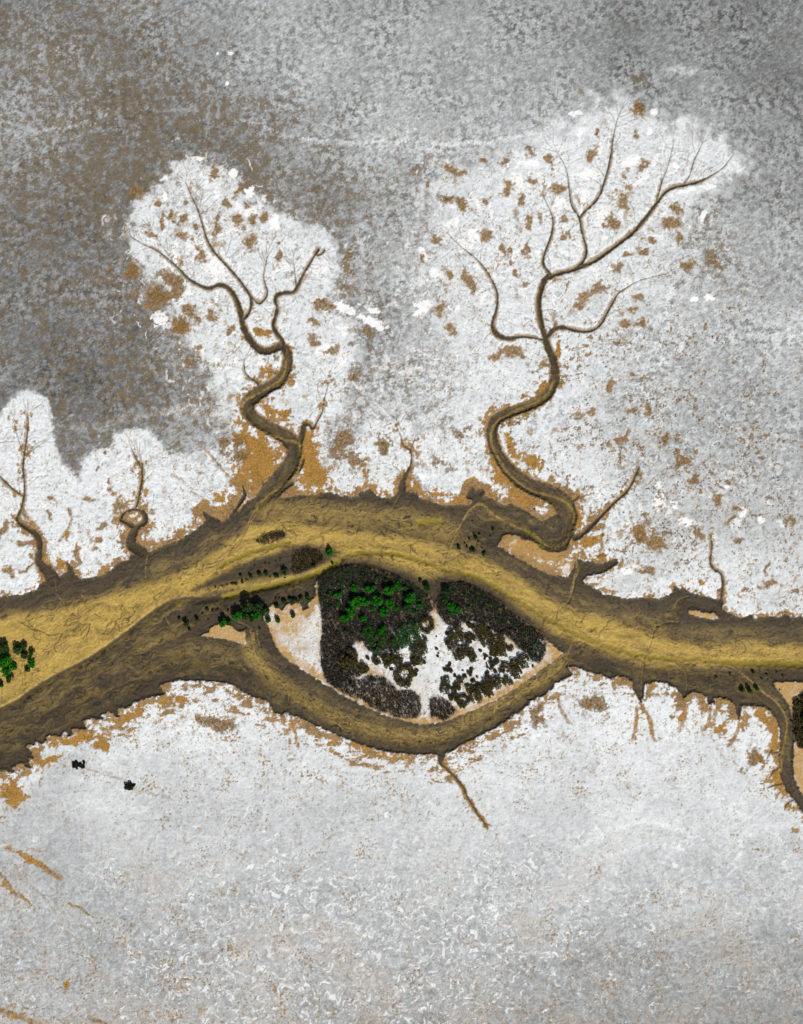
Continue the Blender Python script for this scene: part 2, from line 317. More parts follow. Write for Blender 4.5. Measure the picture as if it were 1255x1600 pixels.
# flow lines: streaks follow them
flow_d = np.full((NY, NX), 170, F); fu = np.zeros((NY, NX), F); fv = np.zeros((NY, NX), F)
base = 0
for ln in ([(-400, 1100), (0, 1030), (100, 990), (200, 950), (300, 900), (400, 850), (500, 825), (600, 830), (700, 860), (800, 905), (900, 965), (1000, 995), (1100, 1010), (1255, 1015), (1700, 1015)],
           [(-400, 1260), (0, 1150), (100, 1105), (200, 1050), (300, 1025), (380, 1035), (450, 1080), (530, 1125), (620, 1150), (690, 1152), (760, 1120), (830, 1075), (890, 1035), (980, 1045), (1100, 1065), (1190, 1085), (1228, 1130), (1230, 1200), (1270, 1270), (1400, 1500)],
           [(760, 800), (800, 812), (840, 832), (870, 840), (884, 815), (876, 790), (845, 768), (800, 740), (775, 700), (768, 670), (790, 648), (840, 628), (866, 595), (864, 560)],
           [(410, 780), (440, 745), (458, 715), (455, 690), (400, 657), (385, 635), (420, 606), (447, 580), (448, 550)]):
    P = smooth(ln, 3)
    D, A, SD, _ = seg_dist(P, 170, track=True)
    m = D < flow_d
    flow_d[m] = D[m]; fu[m] = A[m] + base; fv[m] = SD[m]
    base += 3000
fvw = fv + 3 * wx
streak = fbm(fu / 6.5, fvw, 4.2, 4, 101, .65)
streak2 = fbm(fu / 4.0, fvw, 14, 4, 111, .6)
streak3 = fbm(fu / 13, fvw, 3.0, 3, 107, .7)
ripple = fbm(fu / 2.2, fvw, 2.6, 3, 121, .75)
crk_n = np.abs(perlin(X / 17 + .35 * wx, Y / 13 + .35 * wy, 301)); crk_n2 = np.abs(perlin(X / 9 + .3 * wy, Y / 8 + .3 * wx, 302))
crack = np.maximum(sst(.05, .012, crk_n), .7 * sst(.06, .015, crk_n2)) * sst(.2, 1.1, fbm(X, Y, 45, 3, 303))

rill = np.full((NY, NX), 12, F)
for ln in RILLS:
    P = smooth([(x + 1.2 * math.sin(y * .35), y) for x, y in ln], 5)
    rill = np.minimum(rill, seg_dist(P, 12))
tl = np.full((NY, NX), 14, F)
for ln in ([(866, 595), (850, 622), (800, 645), (775, 660), (767, 685), (778, 715), (800, 745), (830, 766), (860, 774), (885, 785), (897, 802), (896, 826), (884, 846), (866, 857), (852, 851), (840, 840), (820, 828), (795, 818), (770, 803), (752, 788), (735, 798), (722, 818), (714, 832), (704, 856)],
           [(447, 565), (440, 592), (410, 611), (382, 627), (380, 648), (400, 669), (440, 686), (464, 691), (470, 705), (468, 725), (459, 745), (440, 760), (425, 770), (412, 781), (400, 800), (388, 822)],
           [(900, 875), (903, 890), (898, 905), (893, 925)], [(1130, 1025), (1150, 1045), (1187, 1075), (1196, 1085), (1214, 1098), (1229, 1122), (1230, 1145), (1223, 1180), (1220, 1205)], [(893, 1008), (884, 1032), (868, 1052), (840, 1070)], [(395, 990), (398, 1020), (412, 1045)]):
    tl = np.minimum(tl, seg_dist(smooth(ln, 4), 14) + .5 * nedge)
P = smooth(THALWEG, 4)
thD, thA, thS, _ = seg_dist(P, 60, track=True)
moss = np.zeros((NY, NX), F)
for ln, w, am in MOSS:
    d = seg_dist(smooth(ln, 4), 24) + .8 * nedge
    moss = np.maximum(moss, am * sst(w * 1.8, w * .3, d))

# ------------------------------------------------------------------ what the ground is made of
tone = grid([
 [116,120,132,155,160,158,155,152,150,148,138,126,118,116],
 [132,128,124,138,166,170,166,165,160,152,143,136,128,124],
 [148,134,120,118,136,166,176,176,180,175,163,148,134,128],
 [122,116,114,128,135,145,168,182,190,190,182,172,152,140],
 [110,110,116,150,170,165,185,200,208,208,200,186,170,163],
 [110,108,114,160,190,172,176,195,206,206,200,190,184,182],
 [110,106,110,150,190,188,184,202,212,208,200,188,182,178],
 [150,132,128,175,205,205,198,208,220,212,204,192,184,180],
 [228,224,224,224,218,218,218,220,222,220,216,208,204,204],
 [238,238,236,230,222,222,222,222,222,228,230,230,230,230],
 [232]*14,
 [230,230,232,234,232,232,232,232,234,234,234,234,234,234],
 [212,212,220,228,228,228,230,232,232,230,230,230,232,232],
 [196,200,210,212,212,212,214,216,218,220,220,220,224,224],
 [194,192,194,200,200,203,203,203,206,208,210,210,208,206],
 [198,188,188,192,195,192,192,192,191,188,185,181,178,176],
 [198,194,190,192,194,188,184,182,178,175,172,170,168,166]])
brown = grid([
 [.5,.5,.4,.1,.05,.05,.05,.05,.05,.05,.05,.06,.06,.05],
 [.5,.62,.62,.35,.08,.08,.08,.05,.04,.05,.04,.06,.06,.05],
 [.4,.62,.75,.75,.55,.22,.12,.08,.05,.05,.05,.1,.06,.05],
 [.45,.65,.65,.55,.72,.5,.3,.12,.08,.08,.08,.2,.08,.05],
 [.4,.5,.55,.3,.15,.5,.15,.14,.08,.08,.15,.36,.08,.05],
 [.35,.4,.5,.4,.16,.48,.22,.12,.08,.08,.1,.1,.05,.05],
 [.32,.38,.45,.5,.16,.36,.32,.2,.1,.1,.14,.1,.05,.05],
 [.1,.4,.42,.3,.2,.3,.34,.22,.1,.12,.15,.12,.1,.08],
 [.04,.05,.05,.06,.05,.1,.1,.06,.05,.1,.2,.14,.12,.1],
 [.02]*9 + [.05,.08,.06,.05,.05],
 [.02]*14, [.02]*14, [.02]*14, [.02]*14, [.02]*14, [.05,.04,.04,.03,.03,.03,.03,.05,.06,.06,.08,.08,.08,.08], [.06]*14])
FAN1 = [(203, 335), (214, 312), (240, 296), (262, 272), (284, 246), (308, 239), (336, 254), (362, 264), (386, 300), (430, 325), (472, 345), (522, 370), (534, 400), (526, 440), (522, 488), (560, 512), (556, 560), (545, 600), (540, 640), (512, 660), (505, 740), (505, 790), (380, 790), (380, 700), (350, 640), (318, 575), (290, 530), (262, 480), (230, 430), (200, 390)]
FAN2 = [(664, 284), (692, 268), (742, 258), (792, 248), (840, 214), (892, 184), (932, 158), (976, 154), (1012, 176), (1060, 190), (1112, 200), (1150, 224), (1162, 258), (1128, 292), (1096, 322), (1064, 382), (1040, 440), (990, 500), (945, 560), (930, 640), (950, 720), (990, 780), (1000, 860), (900, 900), (700, 800), (740, 740), (716, 690), (728, 620), (716, 560), (688, 500), (676, 440), (690, 390), (672, 350)]
LOBES = [[(-60, 655), (0, 650), (14, 625), (35, 611), (55, 610), (73, 620), (83, 650), (87, 690), (97, 722), (126, 752), (128, 716), (146, 702), (172, 700), (180, 680), (205, 668), (231, 670), (251, 690), (262, 712), (300, 706), (335, 700), (370, 690), (380, 800), (300, 860), (-60, 960)],
         [(500, 800), (505, 730), (520, 700), (560, 680), (590, 650), (620, 640), (655, 664), (690, 668), (735, 640), (750, 780), (700, 800)]]
fan = soft_poly(FAN1, 11, 6, npatch + nwarp * .6 + .4 * nedge + .3 * nfine)
fan2 = soft_poly(FAN2, 22, 9, npatch + nwarp)
fan2 = fan2 * grid([[1.]*14]*2 + [[.85]*7 + [.8,1,1,1,1,1,1], [.85]*7 + [.92,1,1,1,.95,1,1], [.7]*6 + [.6,.7,1,1,.85,.6,1,1], [.5]*7 + [.75,1,.9,.5,.5,1,1], [.5]*7 + [.8,1,.8,.5,.5,1,1], [.6]*7 + [.8,1,.75,.5,.5,1,1]] + [[1.]*14]*9)
fan = np.maximum(fan, fan2)
lobe = np.maximum(soft_poly(LOBES[0], 5, 1.6, nedge + nwarp + .7 * nfine), soft_poly(LOBES[1], 24, 13, npatch))
feather = fbm(ca / 1.7, cd / 9.0 + nbig, 2.2, 3, 131, .6)       # hair-fine runnels that drain towards the creeks
fth = sst(120, 30, cd) * np.maximum(fan, lobe)
tone = tone + 10 * sst(760, 500, Y) + 11 * sst(500, 0, X) * sst(700, 500, Y)
tone = np.where(True, tone + (241 - tone) * np.maximum(fan * .94, 0), tone)
tone = tone + (243 - tone) * lobe
tone = tone + (241 - tone) * np.where(sd_s < 30, sst(36, 6, np.abs(sd_s)), sst(30, 4, np.abs(main_sd))) * sst(690, 800, Y) * .7
tone = np.where(isl > .5, 240, tone)
rough = 1 - .55 * np.maximum(fan, lobe) * 1.0
nmid = fbm(X + 2 * wx, Y + 2 * wy, 12, 4, 311, .7)
nlin = fbm(X * .5 + .9 * Y, (Y * .5 - .9 * X) * .28, 3.2, 3, 312, .7)
nvein = fbm(X + 6 * wx, Y + 6 * wy, 9, 2, 313, .5)
nvein2 = fbm(X + 5 * wy, Y + 5 * wx, 6.0, 3, 315, .65)
nmot = fbm(X, Y, 10, 4, 316, .72)
fl = np.maximum(fan, lobe)
lowS = sst(1230, 1420, Y)
up_ = sst(930, 640, Y) * (1 - fl)
mreg = np.clip(1 + .7 * fbm(X, Y, 70, 2, 317), .1, 2.2)
tone = tone + (1 - fl) * (5 * nfine + (3 + 4 * up_) * nstip + 6 * nmid) + 7 * nbig * rough + feather * 5 * fth * sst(100, 20, cd)
tone = tone + up_ * (7 * nlin - 26 * mreg * (sst(.15, .75, nmot) - .3) + 15 * (sst(.4, .06, np.abs(nvein2)) - .3) + 12 * (sst(.3, .9, -nmot + .3 * nlin) - .3))
worm = sst(.22, .07, np.abs(nvein)) * sst(-.2, .7, nmid)
tone = tone + lowS * (1 - up_) * (38 * worm * mreg - 16 * sst(.1, .8, nvein) + 10 * sst(.2, .9, nmot) - 12 * sst(.06, .02, np.abs(perlin(X / 11 + .4 * wx, Y / 9 + .4 * wy, 318))))
tone = tone + fl * (4 * nmid - 24 * sst(.45, .95, nmid + .4 * nbig) * mreg + 4 * nstip + 5 * nfine - 12 * sst(.05, .015, np.abs(perlin(X / 13 + .5 * wx, Y / 13 + .5 * wy, 319))))
side = np.sign(perlin(ca / 55, ca * 0 + .37, 371) + .08)
levee = sst(5.5, 1.2, np.abs(cd - 3.2)) * (csd * side < 0) * sst(.5, 1.2, creek_w)
tone = tone + 30 * levee * fan
RUN = []
rr = np.random.RandomState(77)
for nm in ('western tree-shaped creek', 'eastern tree-shaped creek', 'lobed western creek', 'short hooked western creek', 'thin middle creek'):
    for ln in CREEKS[nm]:
        P = smooth(ln, 3)
        L = np.cumsum(np.r_[0, np.hypot(*np.diff(P[:, :2], axis=0).T)])
        for s_ in np.arange(rr.uniform(2, 8), L[-1] * .98, 11):
            k = min(len(P) - 2, int(np.searchsorted(L, s_ + rr.uniform(-3, 3))))
            if P[k, 2] > 6: continue
            t = P[k] - P[k + 1]; an = math.atan2(t[1], t[0]) + rr.choice([-1, 1]) * rr.uniform(.45, 1.2)
            x, y = P[k, :2]; pts = [(x, y)]
            for q in range(rr.randint(4, 10)):
                an += rr.normal(0, .22); st = rr.uniform(3.5, 6)
                x += st * math.cos(an); y += st * math.sin(an); pts.append((x, y))
            RUN.append((pts, rr.uniform(.35, 1)))
            if len(pts) > 6:
                b = pts[3]; a2 = an + rr.choice([-1, 1]) * .7; p2 = [b]
                for q in range(rr.randint(3, 6)): b = (b[0] + 4 * math.cos(a2), b[1] + 4 * math.sin(a2)); a2 += rr.normal(0, .2); p2.append(b)
                RUN.append((p2, rr.uniform(.3, .7)))
        if P[0, 2] < 1.3:                                # hair-fine fan at the tip
            t = P[0] - P[2]
            for q in range(5):
                an = math.atan2(t[1], t[0]) + rr.uniform(-.75, .75); x, y = P[0, :2]; pts = [(x, y)]
                for w_ in range(rr.randint(4, 9)):
                    an += rr.normal(0, .15); x += 5 * math.cos(an); y += 5 * math.sin(an); pts.append((x, y))
                RUN.append((pts, rr.uniform(.4, 1)))
runl = np.zeros((NY, NX), F); runh = np.zeros((NY, NX), F)
for pts, am in RUN:
    P = np.array(pts, float)
    x0, x1, y0, y1 = win(P[:, 0].min() - 6, P[:, 0].max() + 6, P[:, 1].min() - 6, P[:, 1].max() + 6)
    d = np.full((y1 - y0, x1 - x0), 9, F)
    xs, ys = X[y0:y1, x0:x1], Y[y0:y1, x0:x1]
    for a, b in zip(P[:-1], P[1:]):
        v = b - a; t = np.clip(((xs - a[0]) * v[0] + (ys - a[1]) * v[1]) / (v @ v + 1e-9), 0, 1)
        d = np.minimum(d, np.hypot(xs - a[0] - t * v[0], ys - a[1] - t * v[1]))
    np.maximum(runl[y0:y1, x0:x1], am * sst(1.25, .3, d), out=runl[y0:y1, x0:x1])
    np.maximum(runh[y0:y1, x0:x1], am * sst(1.6, .4, np.abs(d - 2.3)), out=runh[y0:y1, x0:x1])
runl = runl * (creek_sd > .5); runh = runh * (runl < .3)
tone = tone + fl * (16 * runh - 30 * runl)
slant = fbm((ca - .55 * cd) / 2.2, cd / 12.0 + nbig, 2.4, 3, 133, .6)
tone = tone + fl * 6 * slant * sst(90, 15, cd)
# old strandlines: pale bands across the flat
STR = [([(0, 215), (60, 205), (140, 190), (200, 170), (250, 172), (300, 172), (360, 185), (400, 195), (450, 212), (520, 222), (600, 222), (700, 225), (780, 220), (840, 205), (880, 190)], 4, 26),
       ([(90, 665), (150, 670), (185, 655), (240, 647), (300, 640), (340, 650)], 7, 34), ([(895, 1325), (930, 1312), (970, 1293), (1000, 1284), (1040, 1288), (1070, 1300), (1085, 1318)], 4, 18),
       ([(910, 1358), (950, 1340), (990, 1325), (1030, 1320), (1060, 1325)], 3, 15), ([(60, 85), (100, 78), (140, 66)], 4, 20), ([(1045, 112), (1060, 108), (1080, 112)], 7, 50), ([(160, 118), (200, 115), (260, 118)], 6, 26),
       ([(168, 370), (172, 330), (185, 310)], 6, 45)]
for ln, w, am in STR:
    d = seg_dist(smooth(ln, 4), 30) + 2.2 * nedge
    tone = tone + am * sst(w * 1.6, 0, d) * (1 - np.maximum(fan, lobe))
salt = np.clip((lin(np.clip(tone, 60, 246)) - lin(70)) / (lin(246) - lin(70)), 0, 1)

bdens = np.clip(brown * (1 - .8 * fan) * (1 - .93 * lobe), 0, 1)
ub = uni(fbm(X, Y, 15, 5, 141, .82) + .25 * nlin)
ub2 = uni(fbm(X, Y, 60, 3, 142, .6))
brownm = cover(ub, np.clip(bdens * (.55 + .7 * ub2), 0, 1), .13) * (.45 + .5 * uni(nstip + .6 * nlin))
brownm = np.clip(brownm + .2 * bdens * uni(nfine + nlin), 0, .9)
patchy = splat([(535, 690, 26, 30, 0, .95), (600, 700, 15, 24, 0, .95), (545, 715, 30, 18, 20, .85), (660, 265, 30, 12, 20, .7), (690, 315, 20, 10, 30, .6), (270, 440, 20, 30, -30, .9), (285, 505, 22, 12, -30, .95), (255, 455, 25, 14, 40, .7), (300, 560, 14, 26, 20, .85),
                (400, 745, 26, 26, 0, .35), (365, 700, 30, 26, 40, .8), (330, 1130, 42, 14, 8, .9), (930, 1100, 24, 15, 10, .95), (838, 1115, 14, 20, -20, .9), (1000, 840, 30, 25, 0, .45), (725, 680, 24, 14, 20, .5), (570, 520, 16, 24, 0, .5), (735, 670, 20, 10, 0, .5),
                (1120, 410, 30, 40, 20, .45), (550, 590, 20, 26, 0, .5), (1180, 1185, 16, 12, 60, .9), (1162, 1205, 8, 8, 0, .8), (545, 420, 16, 60, 10, .55), (1000, 122, 20, 10, 0, .7), (1000, 165, 14, 12, 0, .8), (690, 725, 40, 12, 0, .5)])
up = uni(npatch * .8 + nfine * .4)
pm = cover(up, patchy * 1.02, .14) * (.6 + .4 * uni(nstip + nfine))
brownm = np.maximum(brownm, pm)

# iron-stained crust: a fringe beside mud and creeks, blots in the fans, specks elsewhere
och_d = grid([
 [.02]*14, [.02]*14, [.02,.02,.02,.02,.02,.03,.04,.05,.06,.06,.05,.05,.02,.02],
 [.02,.02,.05,.14,.1,.05,.05,.12,.13,.13,.13,.1,.05,.02],
 [.02,.02,.1,.17,.1,.05,.08,.15,.15,.14,.12,.1,.04,.02],
 [.02,.02,.12,.15,.12,.12,.08,.14,.13,.13,.12,.06,.04,.04],
 [.02,.02,.08,.14,.16,.12,.1,.14,.12,.15,.14,.08,.03,.03],
 [.06,.1,.1,.15,.15,.16,.16,.14,.12,.14,.12,.08,.05,.04],
 [.1,.1,.12,.2,.2,.2,.2,.18,.15,.12,.16,.16,.14,.12],
 [.15,.15,.2,.2,.2,.2,.2,.2,.2,.16,.14,.14,.14,.14],
 [.2]*14,
 [.25,.25,.2,.16,.15,.16,.16,.16,.16,.16,.14,.14,.16,.2],
 [.22,.1,.08,.1,.1,.12,.13,.12,.1,.1,.1,.09,.09,.12],
 [.14,.04,.03,.05,.06,.06,.05,.05,.05,.04,.03,.03,.05,.07],
 [.12,.05,.04,.06,.06,.05,.05,.05,.05,.05,.05,.05,.05,.05],
 [.12,.09,.09,.09,.08,.06,.05,.06,.08,.1,.1,.1,.08,.06],
 [.14,.14,.13,.1,.1,.12,.12,.1,.1,.1,.08,.08,.08,.08]])
no1 = fbm(X + 2 * wx, (Y + 2 * wy) * .72, 19, 4, 151, .52)
no2 = fbm(X, Y, 9, 3, 161, .6)
region = uni(fbm(X, Y, 55, 2, 171))
fanc = np.maximum(fan, .55 * lobe)
o1 = cover(uni(no1 * .9 + nedge * .18 + nstip * .2), och_d * (.45 + 1.1 * region) * (.15 + .4 * fanc), .09)
o2 = cover(uni(no2 * .7 + .75 * nstip + .3 * nfine), och_d * .62 * (.2 + 1.5 * region), .05) * .8
o2 = np.maximum(o2, .8 * cover(uni(fbm(X, Y, 6.5, 3, 341, .7) * .85 + .5 * no1), och_d * .55 * sst(700, 1300, Y + (X > 900) * 500), .05))
fr = grid([[.0]*14]*3 + [[.12]*14]*2 + [[.2]*14, [.45]*14, [.6]*14, [.7,.66,.75,.95,.98,.8,.8,.95,.95,.9,.45,.4,.4,.4],
           [.5,.5,.75,.75,.7,.7,.7,.7,.98,.7,.35,.4,.4,.4], [.6]*14, [.7,.85,.55,.36,.45,.45,.45,.4,.45,.6,.65,.7,.8,.9], [.8,.5,.3,.3,.4,.45,.45,.4,.4,.4,.5,.6,.8,.9]] + [[.2]*14]*4)
width = grid([[5]*14]*5 + [[8]*14, [16,8,8,18,18,14,8,16,14,8,8,8,8,8], [10,10,10,24,26,12,10,16,16,10,8,8,8,8], [10,10,12,20,28,12,12,18,20,14,10,10,10,10], [10,10,14,14,14,14,14,14,22,14,8,8,8,8], [10]*14,
              [24,22,18,14,16,18,18,16,14,14,16,18,20,20], [26,10,10,16,18,20,20,16,14,14,16,18,20,20]] + [[8]*14]*4)
fr = fr * sst(1.0, .15, np.maximum(mud_sd, 0) / (1.35 * width)) * np.where(creek_sd < main_sd, .5 + .5 * big_creek, 1.0)
o3 = cover(uni(no1 * .55 + no2 * .5 + nfine * .35), np.clip(fr * (.75 + .6 * region), 0, 1), .12)
osp = splat([(405, 725, 34, 50, 20, 1.2), (482, 715, 18, 58, -10, 1.25), (490, 745, 28, 24, 0, 1.25), (395, 695, 44, 20, 40, 1.15), (420, 640, 24, 10, 30, 1.0), (445, 650, 16, 14, 0, .9), (425, 580, 16, 14, 0, 1.0), (410, 520, 16, 8, 10, 1.), (450, 550, 6, 24, -5, .8), (345, 780, 26, 14, -40, .7),
             (790, 745, 26, 34, -35, 1.1), (815, 780, 34, 10, 25, 1.2), (830, 720, 26, 14, 38, 1.05), (800, 700, 12, 26, -20, 1.05), (800, 640, 26, 8, -20, 1.1), (850, 605, 12, 12, 0, 1.1), (845, 860, 50, 14, 25, 1.25), (815, 855, 22, 12, 30, 1.2), (920, 845, 30, 10, -15, 1.0), (905, 812, 8, 24, 0, 1.1), (873, 545, 5, 26, 5, .8), (940, 870, 20, 6, -10, .7),
             (160, 1163, 14, 14, 20, 1.2), (120, 1155, 40, 9, -12, 1.15), (70, 1190, 40, 8, -15, .9), (20, 1240, 26, 22, 30, 1.15), (200, 1120, 36, 10, -14, 1.0), (280, 1095, 20, 10, 0, .9), (215, 1110, 18, 12, 0, .9), (255, 1103, 12, 10, 0, .8), (1190, 1120, 26, 8, 35, 1.1), (1212, 1150, 7, 26, 5, 1.2), (1215, 1215, 12, 34, -15, 1.0), (1235, 1260, 14, 12, 40, .8),
             (50, 1345, 34, 7, 33, .95), (20, 1330, 16, 4, 30, .7), (10, 1385, 14, 7, 45, .9), (45, 1410, 30, 3, 45, .7), (115, 1415, 16, 3, 25, .8), (25, 1590, 22, 6, 15, .8), (105, 1535, 6, 8, 0, .8), (995, 1130, 3, 30, 5, 1.), (1015, 1130, 3, 26, -15, 1.), (1065, 1120, 6, 22, 20, .9), (1110, 1120, 5, 14, 0, .8), (1125, 1140, 12, 12, 0, .8), (1150, 1150, 12, 4, -45, .9), (1160, 1135, 4, 16, 0, .9),
             (560, 1165, 60, 5, 14, .7), (600, 1183, 50, 5, 5, .8), (460, 1140, 5, 20, -15, .8), (510, 1160, 30, 6, 15, .6), (560, 1160, 20, 6, 10, .7), (222, 760, 4, 30, 5, .9), (185, 775, 24, 4, 30, .7), (12, 757, 12, 3, 40, .8), (105, 835, 5, 20, 10, .7), (120, 860, 6, 14, 0, .7), (95, 880, 14, 9, 40, .9), (1100, 910, 10, 5, 0, .6), (585, 770, 26, 12, 0, .8), (645, 760, 14, 14, 0, .7), (570, 740, 5, 30, 0, .7), (700, 775, 40, 10, 10, .8)])
o4 = cover(uni(no1 * .4 + no2 * .5 + nfine * .4), osp, .14)
gul = seg_dist(smooth([(690, 1184), (697, 1200), (710, 1213), (722, 1228), (730, 1245), (742, 1265), (755, 1283), (762, 1292)], 4), 20) + nedge * 1.3
dsb = -sd_s
bandf = (.62 * np.exp(-((dsb - 9) / 9) ** 2) + .34 * np.exp(-((dsb - 30) / 6) ** 2)) * (sd_s < 0) * sst(100, 200, X) * (1 - .5 * sst(800, 900, X))
o6 = cover(uni(.8 * fbm(X * .6 + .2 * Y, Y * 1.3, 12, 4, 411, .65) + .45 * nwarp + .2 * nstip), bandf, .05)
o5 = np.maximum(sst(5, 2.5, gul), o6 * .92)
oc_creek = sst(3.0, .4, creek_sd - .8 - 1.0 * nedge) * np.clip((csd * side < 0) * .75 + .5 * sst(.1, .6, perlin(ca / 30, np.sign(csd) * 5.1 + csd * 0, 321) + .12 * nfine), 0, 1) * .9 * sst(.8, 1.4, creek_w)
oc_creek = np.maximum(oc_creek, sst(1.6, -.2, creek_sd + .3 * nfine) * sst(2.2, 4, creek_w) * .9)
ochre = np.maximum.reduce([o1 * .92, o2, o3 * .95, o4, o5, oc_creek, .5 * runl * fl * uni(nwarp)])
fanl = np.maximum(fan, lobe)
och_dark = np.clip(.46 + .16 * npatch + .12 * no2 + .22 * nfine + .22 * nstip + .25 * (patchy > .3), 0, 1) * np.where(Y < 600, 1.12, .86)
och_dark = np.clip(och_dark - .55 * np.clip(o4, 0, 1) * sst(-1.5, .6, nfine), 0, 1)

BLOT = [(368,344,11,15,0),(396,344,6,9,0),(389,379,13,14,0),(437,404,7,12,-10),(413,336,5,14,0),(332,269,9,11,0),(382,319,8,5,30),(375,297,5,13,40),(354,319,10,5,0),(340,350,4,20,5),(288,340,11,7,-40),(289,319,6,5,0),(268,336,6,6,0),(250,319,7,7,0),(285,367,9,8,40),(304,358,7,5,0),(297,375,5,5,0),(313,394,10,12,0),(236,367,6,10,-30),(254,347,5,12,-10),(215,302,12,9,0),(430,380,3,3,0),(356,514,9,9,0),(295,481,8,9,0),(310,499,7,8,0),(332,495,10,8,0),(282,512,20,14,-20),(249,461,26,20,0),(210,422,10,12,0),(502,473,10,10,0),(514,476,6,6,0),(494,531,8,13,-20),(519,548,14,8,0),(488,503,8,10,0),(310,542,7,7,0),(458,428,2.5,8,0),
 (957,349,12,13,30),(975,318,10,18,-30),(1002,256,12,9,-40),(977,270,8,5,0),(928,241,6,14,20),(932,206,4,5,0),(994,210,6,6,0),(872,293,12,9,0),(861,252,7,10,0),(828,235,8,10,0),(793,252,10,6,-40),(793,295,16,8,-20),(814,312,6,6,0),(760,314,7,9,0),(758,368,10,12,0),(722,318,18,8,20),(704,310,10,8,0),(712,268,22,9,20),(754,252,10,5,0),(667,289,3,8,0),(685,372,9,9,0),(785,389,4,16,0),(795,409,5,6,0),(796,393,5,8,0),(828,347,5,14,0),(824,389,5,16,10),(818,445,9,8,0),(803,426,6,6,-40),(832,281,5,10,0),(878,370,4,6,0),(890,368,4,7,0),(882,343,6,7,0),(915,463,18,10,-35),(932,451,12,10,0),(903,480,9,7,0),(944,451,6,6,0),(886,445,3,10,20),(967,416,10,8,0),(981,401,9,5,0),(1004,393,9,7,0),(1048,347,15,12,0),(1060,326,12,9,0),(1060,372,8,12,0),(1023,376,8,5,0),(1073,413,14,9,0),(998,467,14,6,25),(990,484,8,6,0),(977,509,10,8,-40),(961,530,10,6,0),(1002,505,10,8,0),(729,434,9,14,-20),(736,447,7,8,0),(691,484,8,12,0),(704,513,8,8,0),(799,548,20,10,0),(774,554,10,8,0),(700,430,6,16,-20),(658,409,4,10,0),(998,171,12,12,0),(816,554,10,6,0),(915,536,5,4,0),
 (205,735,3,8,-25),(167,705,3,3,0),(151,730,3,3,0),(162,728,2.5,2.5,0),(169,748,5,4,40),(138,780,12,7,10),(159,822,8,6,0),(155,842,7,5,0),(147,857,8,6,0),(108,800,4,6,0),(79,805,5,6,0),(78,776,3,4,0),(172,762,7,5,0),(183,790,10,14,40),(40,850,16,4,10),(38,885,14,3,-25),(15,895,10,8,0),(5,830,8,14,20),(120,870,6,16,0),
 (985,640,6,6,0),(920,645,8,6,0),(970,688,8,4,0),(990,590,5,4,0),(955,600,5,7,0),(1040,685,8,8,0),(1055,705,6,6,0),(1065,722,14,8,10),(975,683,4,14,10),(970,710,3,16,5),(950,695,7,6,0),(1010,640,6,10,0),(1150,790,10,6,0),(1120,780,10,8,0),(1145,812,4,14,30),(1000,832,14,16,-30),(1025,850,16,12,0),(1010,890,14,6,0),(1090,830,5,16,-30),(1155,845,10,6,0),(1205,915,16,8,0),(1240,925,14,6,0),(1162,922,10,4,0),(1200,885,3,12,0),(1235,815,10,6,0),(1085,750,8,7,0)]
bl = np.zeros((NY, NX), F)
for (a, b, rx, ry, an) in BLOT:
    m = max(rx, ry) * 2.4
    x0, x1, y0, y1 = win(a - m, a + m, b - m, b + m)
    c, sn = math.cos(math.radians(an)), math.sin(math.radians(an))
    px = X[y0:y1, x0:x1] - a + 3.2 * wx[y0:y1, x0:x1]; py = Y[y0:y1, x0:x1] - b + 3.2 * wy[y0:y1, x0:x1]
    q = np.hypot((px * c + py * sn) / rx, (-px * sn + py * c) / ry)
    q = q + .22 * nedge[y0:y1, x0:x1] + .10 * nfine[y0:y1, x0:x1] + .05 * nstip[y0:y1, x0:x1] + .12 * npatch[y0:y1, x0:x1]
    np.maximum(bl[y0:y1, x0:x1], sst(1.26, .60, q), out=bl[y0:y1, x0:x1])
pmo = pm * sst(.2, .5, patchy) * (1 - (Y < 330)) * .85
ochre = np.maximum(ochre, pmo)
ochre = np.maximum(ochre, bl * np.clip(.9 + .08 * nstip, 0, 1))
och_dark = np.where(pmo > .25, .62 + .12 * nfine + .08 * nstip, och_dark)
och_dark = np.where(bl > .12, np.clip(.16 + .38 * bl + .25 * bl * (uni(nfine + nwarp) - .2) + .10 * nstip, 0, 1), och_dark)
# olive speckle in drifts over the right hand flat
dd = grid([[0]*14]*5 + [[0]*8 + [.05,.12,.14,.12,.1,.1], [0]*8 + [.08,.16,.16,.14,.12,.1], [0]*8 + [.06,.18,.26,.2,.18,.14], [0]*9 + [.12,.26,.2,.16,.14], [0]*9 + [.04,.1,.1,.1,.1]] + [[0]*14]*7)
drift = cover(uni(.85 * no2 + .45 * nstip + .5 * nmot), dd * np.clip(.2 + 2.1 * (region - .3), .1, 2), .06)
ochre = np.maximum(ochre, drift * .85); och_dark = np.where(drift > .35, .72 + .1 * nwarp, och_dark)
